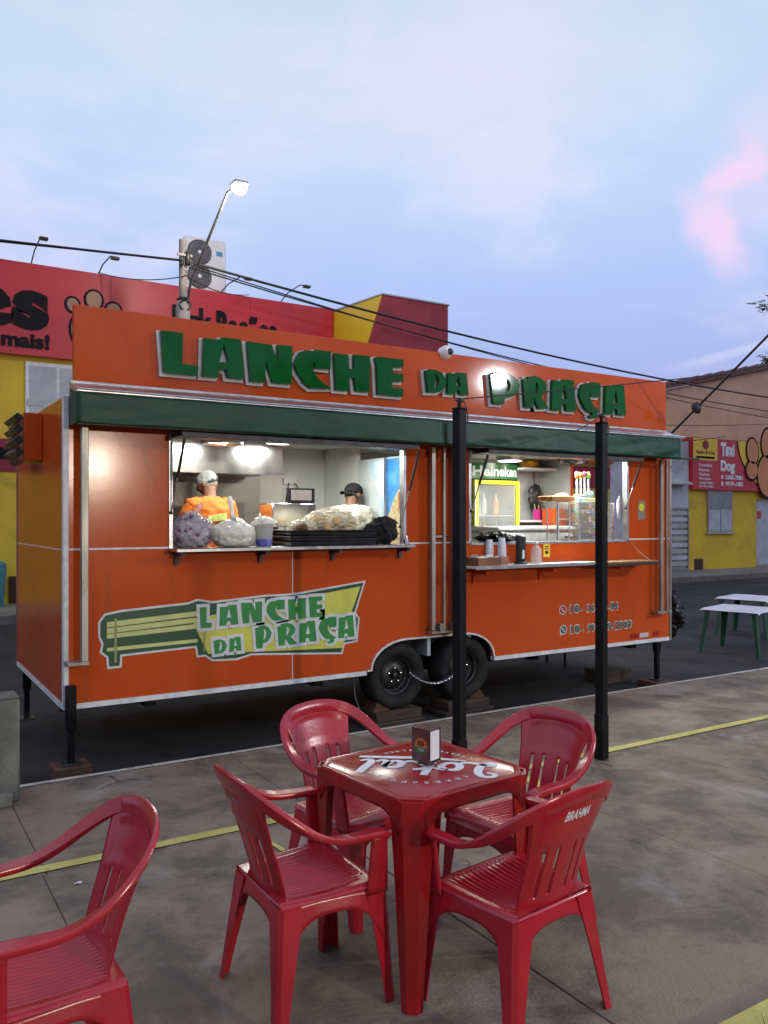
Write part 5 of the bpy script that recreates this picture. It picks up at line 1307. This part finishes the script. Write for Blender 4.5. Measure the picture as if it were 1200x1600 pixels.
rl = MB().blob((0, 0, 0), (.075, .048, .040), .05, 3, 16, 10, 2)
rme = mesh_of('bread_roll', rl, BREAD, 70)
for k in range(16):
    a = k * 2.4; r = .03 + .105 * math.sqrt((k % 8) / 8)
    link('bread_roll', rme, bb, (r * 1.35 * cos(a), r * .8 * sin(a), .034 + (.055 if k >= 8 else 0) + .02 * (k % 3) * .3), a)
sbg = thing('bread_bag', 'small bag of broken bread left of the large bread bag', 'bread bag', (1.815, .02, ZT))
obj('bag_film', MB().blob((0, 0, .045), (.115, .10, .062), .2, 4, 50, 34, 21, ridge=.28, rf=4,  fn=lambda q: Vector((q.x, q.y, max(q.z, -.044)))), MATS['milky film'], sbg, 70)
link('bread_roll', rme, sbg, (-.03, -.01, .04), .4); link('bread_roll', rme, sbg, (.05, .02, .036), 1.3)
dk = link('bread_roll', mesh_of('bread_roll', rl, mat('dark bread', (.16, .075, .03), (.24, .12, .05), rough=.8), 70), sbg, (-.04, -.07, .045), 1.2)
nt = obj('paper_stack', MB().box(-.075, .075, -.09, .09, 0, .05, .006), mat('cream paper', (.66, .64, .44), rough=.8), None, 38, (2.335, .11, ZT), .1); tag(nt, 'stack of cream paper behind the bread at the right end of the trays', 'paper')
# black jacket on the counter
jk = MB().blob((0, 0, .115), (.155, .09, .118), .16, 3, 60, 44, 31, ridge=.3, rf=3.2,  fn=lambda q: Vector((q.x + .03 * (q.z > .06), q.y, max(q.z, -.114))))
o = obj('jacket', jk, mat('black cloth', (.010, .010, .012), (.02, .02, .022), rough=.9, bump=.6, bscale=14), None, 70, (2.535, .0, ZS)); tag(o, 'black jacket bundled on the counter right of the baking trays', 'jacket')
obj('strap', MB().tube([(-.05, -.085, .20), (-.02, -.115, .13), (.03, -.118, .06), (.02, -.10, .0)], .012, 8), MATS['black cloth'], o)
# kitchen scale behind the bread
sc_ = thing('kitchen_scale', 'steel weighing scale with a black framed display behind the bread', 'scale', (1.98, .62, 1.50))
wobj('scale_body', MB().box(1.78, 2.20, .52, .80, 1.60, 1.80, .01), STEEL, sc_)
wobj('scale_feet', MB().box(1.80, 1.84, .54, .58, 1.22, 1.599).box(2.14, 2.18, .54, .58, 1.22, 1.599).box(1.80, 1.84, .74, .78, 1.22, 1.599).box(2.14, 2.18, .74, .78, 1.22, 1.599), RIM, sc_)
wobj('display_frame', MB().box(1.96, 2.22, .60, .63, 1.802, 1.935).box(1.99, 2.19, .598, .5995, 1.83, 1.92, 0, 1), [BLACKP, WHITEP], sc_, None)
tb_ = obj('prep_table', MB().box(1.70, 2.30, .45, .84, 1.17, 1.215, .004).box(1.72, 1.76, .47, .51, .457, 1.169).box(2.24, 2.28, .47, .51, .457, 1.169).box(1.72, 1.76, .78, .82, .457, 1.169).box(2.24, 2.28, .78, .82, .457, 1.169), STEEL); tag(tb_, 'steel prep table carrying the kitchen scale', 'table')
ob = MB().blob((0, 0, .09), (.055, .05, .10), .2, 3, 20, 14, 3, fn=lambda q: Vector((q.x, q.y, max(q.z, -.088)))); o = obj('spray_bottle', ob, WHITEP, None, 60, (2.705, .16, ZS)); tag(o, 'white and orange packet at the right end of the left counter', 'packet')
obj('packet_top', MB().blob((.015, 0, .19), (.022, .03, .045), .1, 3, 12, 10, 1), TEEO, o)
o = obj('red_tub', MB().lathe([(.04, 0), (.045, .12), (.03, .13), (.0, .13)], (0, 0, 0), 'z', 16), REDT, None, 40, (2.62, .24, ZS)); tag(o, 'small red tub half hidden behind the black jacket', 'tub')
o = obj('metal_sauce_cup', MB().lathe([(.02, 0), (.028, .03), (.012, .05), (.012, .075), (0, .078)], (0, 0, 0), 'z', 14), CHROME, None, 40, (2.715, -.12, ZS)); tag(o, 'tiny metal cup at the right end of the left counter', 'cup')

# ================================================================== RIGHT SERVICE WINDOW
FR = thing('drinks_fridge', 'tall glass door drinks fridge with a green header and yellow door trim', 'fridge', (4.70, 1.42, FZ))
fx0, fx1, fy0, fy1 = 4.37, 5.03, 1.08, 1.72
def fr(n, mb, m, sm=38): return wobj(n, mb, m, FR, sm)
fr('cabinet', MB().box(fx0, fx0 + .035, fy0 + .05, fy1, FZ, 2.10).box(fx1 - .035, fx1, fy0 + .05, fy1, FZ, 2.10).box(fx0, fx1, fy1 - .03, fy1, FZ, 2.10).box(fx0, fx1, fy0 + .05, fy1, FZ, FZ + .2).box(fx0, fx1, fy0 + .05, fy1, 2.06, 2.27), FDGREEN, None)
fr('inner_lining', MB().box(fx0 + .04, fx1 - .04, fy1 - .05, fy1 - .035, FZ + .21, 2.05), WHITE, None)
hdp = [(fx0 - .005 + .67 * k / 12, fy0 + .05 - .085 * sin(pi * k / 12)) for k in range(13)]
hdr = fr('header', MB().poly([hdp + [(fx1, fy0 + .06), (fx0, fy0 + .06)]], .172, lambda u, v, w: (u, v, 2.105 + w)), BACKLIT)
def hdf(u, v, q):
    x = u; k = (x - (fx0 - .005)) / .67
    return (x, fy0 + .05 - .085 * sin(pi * max(0, min(1, k))) - .004, v)
obj('brand_lettering', text_mb('Heineken', .62, .115, 0, .034, fn=lambda u, v, q: hdf(fx0 + .02 + u, 2.130 + v, 0)), WINK, hdr, None, tuple(Vector((0, 0, 0))))
obj('side_lettering', text_mb('Heineken', .56, .10, 0, .02, fn=lambda u, v, q: (fx0 - .003, fy1 - .06 - u, 1.93 + v - .10 * u)), mat('faint side print', (.12, .26, .16), rough=.4), FR, None, tuple(-Vector(FR.location)))
fd_ = fr('door', MB().box(fx0 + .02, fx0 + .075, fy0, fy0 + .048, FZ + .12, 2.09, .004).box(fx1 - .050, fx1 - .005, fy0, fy0 + .048, FZ + .12, 2.09, .004).box(fx0 + .0755, fx1 - .0505, fy0, fy0 + .048, 2.045, 2.09, .004).box(fx0 + .0755, fx1 - .0505, fy0, fy0 + .048, FZ + .12, FZ + .18, .004), FYEL)
obj('door_glass', MB().box(fx0 + .076, fx1 - .051, fy0 + .018, fy0 + .026, FZ + .181, 2.044), GLASS, fd_, None)
obj('door_handle', MB().box(fx0 + .03, fx0 + .06, fy0 - .03, fy0 - .001, 1.35, 1.55, .006), BLACKP, fd_)
obj('door_strip', MB().box(fx0 + .022, fx0 + .040, fy0 - .003, fy0 - .0005, 1.6, 2.05), WINK, fd_)
for z in (1.15, 1.42, 1.70): fr('wire_shelf', MB().box(fx0 + .04, fx1 - .04, fy0 + .07, fy1 - .06, z, z + .008), GREY)
bt_ = MB().lathe([(.030, 0), (.032, .02), (.032, .15), (.012, .20), (.012, .235), (0, .236)], (0, 0, 0), 'z', 14)
cols = [mat('water bottle', (.62, .66, .66), rough=.2, alpha=.6), mat('dark cola bottle', (.05, .02, .015), rough=.2), WHITEP, mat('orange soda bottle', (.55, .18, .02), rough=.25), mat('green soda bottle', (.03, .25, .08), rough=.2)]
bms = [mesh_of('drink_bottle', bt_, c) for c in cols]
kinds_ = ('clear water bottle', 'dark cola bottle', 'white milk bottle', 'orange soda bottle', 'green soda bottle')
for z, sh_l in ((1.158, 'lower'), (1.428, 'middle'), (1.708, 'upper')):
    for k, c_ in enumerate(((0, 2, 4), (2, 3, 1), (4, 0, 3))[(1.158, 1.428, 1.708).index(z)]):
        o = link('drink_bottle', bms[c_], None, (fx0 + .17 + k * .15, fy0 + .16 + .03 * ((k * 5) % 3), z + .0085))
        tag(o, '%s standing on the %s shelf inside the drinks fridge' % (kinds_[c_], sh_l), 'bottle', 'bottles in the drinks fridge')
CF = thing('chest_freezer', 'white chest freezer behind the right service window', 'freezer', (4.82, .80, FZ))
wobj('freezer_body', MB().box(4.27, 5.34, .55, 1.03, FZ, 1.535, .02), WHITEP, CF)
wobj('freezer_lid', MB().box(4.262, 5.348, .54, 1.04, 1.543, 1.592, .015), WHITEP, CF)
o = obj('plastic_sheet', MB().blob((0, 0, .035), (.235, .12, .055), .3, 4, 60, 30, 17, ridge=.5, rf=4,  fn=lambda q: Vector((q.x, q.y, max(q.z, -.034)))), BAGK, None, 70, (3.93, .16, 1.452)); tag(o, 'crumpled black plastic sheet on the sill below the drinks fridge', 'plastic sheet')
lg = obj('sill_counter', MB().box(3.50, 5.52, .051, .53, 1.40, 1.449, .004).box(3.52, 3.56, .08, .50, .457, 1.399).box(5.46, 5.50, .08, .50, .457, 1.399), STEEL); tag(lg, 'steel counter inside the right window carrying the sweets case', 'counter')
DC = thing('sweets_case', 'small glass display case of wrapped sweets in the right window', 'display case', (5.33, .30, 1.4495))
x0, x1, y0, y1, z0, z1 = 4.98, 5.48, .12, .46, 1.4505, 1.835
def dc(n, mb, m, sm=38): return wobj(n, mb, m, DC, sm)
for x in (x0, x1 - .016):
    for y in (y0, y1 - .016): dc('corner_post', MB().box(x, x + .016, y, y + .016, z0, z1), ALU)
for z in (z0 + .001, 1.575, 1.700, z1 - .008): dc('glass_shelf', MB().box(x0 + .017, x1 - .017, y0 + .017, y1 - .017, z, z + .007), mat('shelf glass', (.7, .75, .73), rough=.1, alpha=.5), None)
dc('shelf_rim', MB().box(x0, x1, y0 - .003, y0 - .0005, z1 - .014, z1).box(x0, x1, y0 - .003, y0 - .0005, 1.572, 1.584).box(x0, x1, y0 - .003, y0 - .0005, 1.697, 1.709).box(x0, x1, y0 - .003, y0 - .0005, z0, z0 + .012), ALU)
dc('glass_pane', MB().box(x0 + .017, x1 - .017, y0 + .004, y0 + .008, z0 + .01, z1 - .014), GLASS, None)
dc('glass_pane', MB().box(x0 + .004, x0 + .008, y0 + .017, y1 - .017, z0 + .01, z1 - .014), GLASS, None)
rnd = random.Random(11)
CC = [mat('sweet red', (.50, .03, .04), rough=.3), mat('sweet white', (.75, .72, .72), rough=.3), mat('sweet pink', (.70, .20, .30), rough=.3), mat('sweet green', (.08, .35, .10), rough=.3), mat('sweet blue', (.06, .20, .50), rough=.3), mat('sweet yellow', (.70, .50, .05), rough=.3)]
for si, (z, lab) in enumerate(((z0 + .0085, 'bottom'), (1.5825, 'middle'), (1.7075, 'top'))):
    mb = MB()
    for k in range(120):
        c = (rnd.uniform(x0 + .04, x1 - .04), rnd.uniform(y0 + .05, y1 - .05), z + .012 + abs(rnd.gauss(0, .022)))
        mb.blob(c, (rnd.uniform(.014, .028), rnd.uniform(.01, .018), rnd.uniform(.008, .014)), .4, 2, 7, 5, k, m=rnd.choice((0, 0, 1, 1, 2, 3, 4, 5)) if si else rnd.choice((0, 0, 3, 4)))
    o = obj('wrapped_sweets', mb, CC, None, 30); tag(o, 'heap of wrapped sweets on the %s shelf of the glass case' % lab, 'sweets', kind='stuff')
bx = obj('lollipop_tray', MB().box(-.13, .13, -.06, .06, 0, .05, .006).box(-.10, .02, -.05, .05, .0505, .085, .01).blob((.09, 0, .08), (.05, .045, .05), .2, 3, 14, 10, 3), mat('pale blue box', (.30, .50, .62), (.70, .62, .25), rough=.5, scale=14), None, 40, (5.17, .26, z1)); tag(bx, 'pale blue box holding lollipops on top of the sweets case', 'box')
LC = [(.75, .22, .04), (.80, .08, .16), (.80, .30, .05), (.85, .45, .05), (.75, .10, .25), (.55, .60, .06), (.25, .60, .08), (.80, .25, .10)]
for k in range(8):
    x = 5.06 + .027 * k
    l = thing('lollipop', 'round %s lollipop on a striped stick above the sweets case' % ('orange', 'pink', 'amber', 'yellow', 'magenta', 'lime', 'green', 'coral')[k], 'lollipop', (x, .235 + .03 * (k % 2), z1 + .0505), 0, 'lollipops standing above the sweets case')
    zt = .20 + .012 * ((k * 5) % 3)
    obj('stick', MB().tube([(0, 0, 0), (0, 0, zt)], .009, 8), mat('lollipop stick', (.35, .40, .62), (.75, .75, .80), rough=.4, scale=40, lo=.48, hi=.52), l)
    obj('sweet', MB().blob((0, 0, zt + .022), (.030, .014, .030), .05, 3, 16, 10, k), mat('lollipop %d' % k, LC[k], rough=.3), l)
fb = thing('wooden_crate', 'shallow brown wooden box on a thin stand left of the lollipops', 'box', (4.86, .30, 1.4495))
wobj('box', MB().box(4.70, 5.02, .22, .44, 1.845, 1.90, .006).blob((4.94, .33, 1.905), (.07, .07, .03), .2, 3, 14, 10, 2), mat('orange brown wood', (.45, .20, .06), (.32, .13, .04), rough=.5, scale=6), fb)
for x in (4.80, 4.955):
    for y in (.24, .40): wobj('stand_leg', MB().box(x, x + .012, y, y + .012, 1.4505, 1.844), WHITEP, fb)
wobj('stand_rail', MB().box(4.813, 4.954, .24, .252, 1.66, 1.672), WHITEP, fb)
oc = obj('orange_cabinet', MB().box(5.93, 6.15, 1.48, 1.70, FZ, 1.80, .01), ORANGE); tag(oc, 'orange cabinet at the back behind the sweets case', 'cabinet')
pg = thing('cutlery_cup', 'magenta cup of utensils on the white wall shelf at the back', 'cup', (5.95, 1.80, 1.6555))
obj('cup', MB().lathe([(.05, 0), (.06, .13), (.056, .13), (.046, .01), (0, .01)], (0, 0, 0), 'z', 18), mat('magenta plastic', (.45, .02, .20), rough=.35), pg)
for a, b_, c_, m_ in ((-.02, .01, .20, CHROME), (.02, .0, .22, BLACKP), (.0, -.02, .19, REDT), (.03, .02, .18, FYEL)): obj('utensil', MB().tube([(a * .5, b_ * .5, .012), (a * 1.8, b_ * 1.8, c_)], .008, 6), m_, pg)
o = obj('dark_jug', MB().lathe([(.05, 0), (.055, .10), (.03, .15), (.03, .17), (0, .17)], (0, 0, 0), 'z', 16), BLACKP, None, 40, (6.05, 1.82, 1.6555)); tag(o, 'dark jug beside the magenta cup on the back shelf', 'jug')
o = obj('small_radio', MB().box(-.07, .07, -.04, .04, 0, .10, .01), WHITEP, None, 38, (6.09, 1.93, 1.6555)); tag(o, 'small white device at the right end of the back shelf', 'device')
o = obj('hanging_bag', MB().blob((0, 0, 0), (.10, .05, .17), .3, 3, 24, 18, 6).tube([(0, .01, .15), (.0, .02, .30), (.01, .03, .34)], .01, 6), BLACKP, None, 60, (6.00, 1.90, 1.93)); tag(o, 'black bag hanging on the grey back wall of the trailer', 'bag')
o = obj('yellow_packet', MB().blob((0, 0, .05), (.14, .08, .055), .25, 3, 18, 12, 4, fn=lambda q: Vector((q.x, q.y, max(q.z, -.049)))), mat('yellow packet', (.70, .40, .03), rough=.4), None, 60, (5.80, 1.80, 2.2955)); tag(o, 'orange yellow packet on the high shelf at the back', 'packet')
o = obj('hanging_cloth', MB().blob((0, 0, 0), (.03, .02, .12), .3, 3, 14, 12, 2), CLOTHW, None, 60, (5.50, .075, 1.78)); tag(o, 'small white cloth hanging at the right edge of the right window', 'cloth')
# on the outer right shelf
ZR = 1.2525
kb = thing('wooden_caddy', 'brown wooden caddy of sachets at the left end of the right shelf', 'box', (3.50, -.18, ZR))
w, d, h = .13, .085, .072
obj('side', MB().box(-w, w, -d, -d + .008, 0, h), WOODB, kb); obj('side', MB().box(-w, w, d - .008, d, 0, h), WOODB, kb)
obj('end', MB().box(-w, -w + .008, -d + .0085, d - .0085, 0, h), WOODB, kb); obj('end', MB().box(w - .008, w, -d + .0085, d - .0085, 0, h), WOODB, kb)
obj('bottom', MB().box(-w + .0085, w - .0085, -d + .0085, d - .0085, 0, .006), WOODB, kb)
mb = MB(); rnd = random.Random(3)
for k in range(26):
    M = Matrix.Translation((rnd.uniform(-.10, .10), rnd.uniform(-.06, .06), rnd.uniform(.03, .085))) @ Matrix.Rotation(rnd.uniform(0, 3), 4, 'Z') @ Matrix.Rotation(rnd.uniform(-.9, .9), 4, 'X')
    b = MB().box(-.03, .03, -.018, .018, -.003, .003); b.xf(M); mb.add(b.v, b.f, rnd.choice((0, 0, 1)))
o = obj('sachets', mb, [WHITEP, GREY], None, None, (3.50, -.18, ZR)); tag(o, 'heap of white sachets lying in the brown wooden caddy', 'sachets', kind='stuff')
o = obj('cup_box', MB().box(-.06, .06, -.05, .05, 0, .075, .004), mat('rose wood', (.34, .15, .10), rough=.6), None, 38, (3.745, -.11, ZR)); tag(o, 'small rose brown box under the paper cups', 'box')
for k, (x, y, n) in enumerate(((3.665, -.09, 6), (3.765, -.11, 5))):
    cs_ = thing('cup_stack', ('left', 'right')[k] + ' stack of white plastic cups behind the wooden caddy', 'cups', (x, y, ZR + (.0755 if k else .0)), 0, 'stacks of white cups')
    if k == 0: cs_.location = (3.685, -.03, ZR)
    for j in range(8 if k == 0 else n):
        obj('cup', MB().lathe([(.040, j * .020), (.028, j * .020 + .085), (0, j * .020 + .085)], (0, 0, 0), 'z', 20), mat('white cup', (.66, .68, .78), rough=.4), cs_)
dp = thing('straw_dispenser', 'tall black dispenser standing on the right shelf beside the bottle', 'dispenser', (3.965, -.14, ZR))
obj('base', MB().lathe([(.062, 0), (.062, .012), (.045, .03), (.040, .03), (0, .03)], (0, 0, 0), 'z', 24), BLACKP, dp)
obj('column', MB().box(-.042, .042, -.035, .035, .0305, .26, .012), BLACKP, dp)
obj('window', MB().box(-.012, .012, -.038, -.0355, .05, .13), WHITEP, dp)
bo = thing('squeeze_bottle', 'clear bottle with a white nozzle standing on the right shelf', 'bottle', (4.155, -.14, ZR))
obj('bottle', MB().lathe([(.046, 0), (.050, .01), (.050, .125), (.030, .155), (.014, .165), (.014, .18), (0, .18)], (0, 0, 0), 'z', 24), mat('cloudy clear plastic', (.70, .66, .62), rough=.25, alpha=.55), bo)
obj('nozzle', MB().lathe([(.016, .18), (.016, .195), (.006, .20), (.004, .23), (0, .23)], (0, 0, 0), 'z', 14), WHITEP, bo)
yt = thing('yellow_notice', 'small yellow notice card fixed below the right window', 'notice', (4.41, -.004, 1.30))
obj('card', MB().box(-.042, .042, -.004, .0, 0, .135, .001), mat('yellow card', (.75, .50, .03), rough=.5), yt)
obj('card_print', MB().box(-.025, .025, -.0055, -.0042, .075, .085).box(-.025, .025, -.0055, -.0042, .095, .105).box(-.018, .018, -.0055, -.0042, .03, .06), INK, yt)
o = obj('serving_board', MB().box(-.42, .42, -.13, .13, 0, .016, .004), mat('brown matting', (.30, .16, .07), (.20, .11, .05), rough=.8, scale=30, bump=.4, bscale=80), None, 38, (5.27, -.15, 1.2325), .0); tag(o, 'brown woven board covering the right end of the right shelf', 'board')
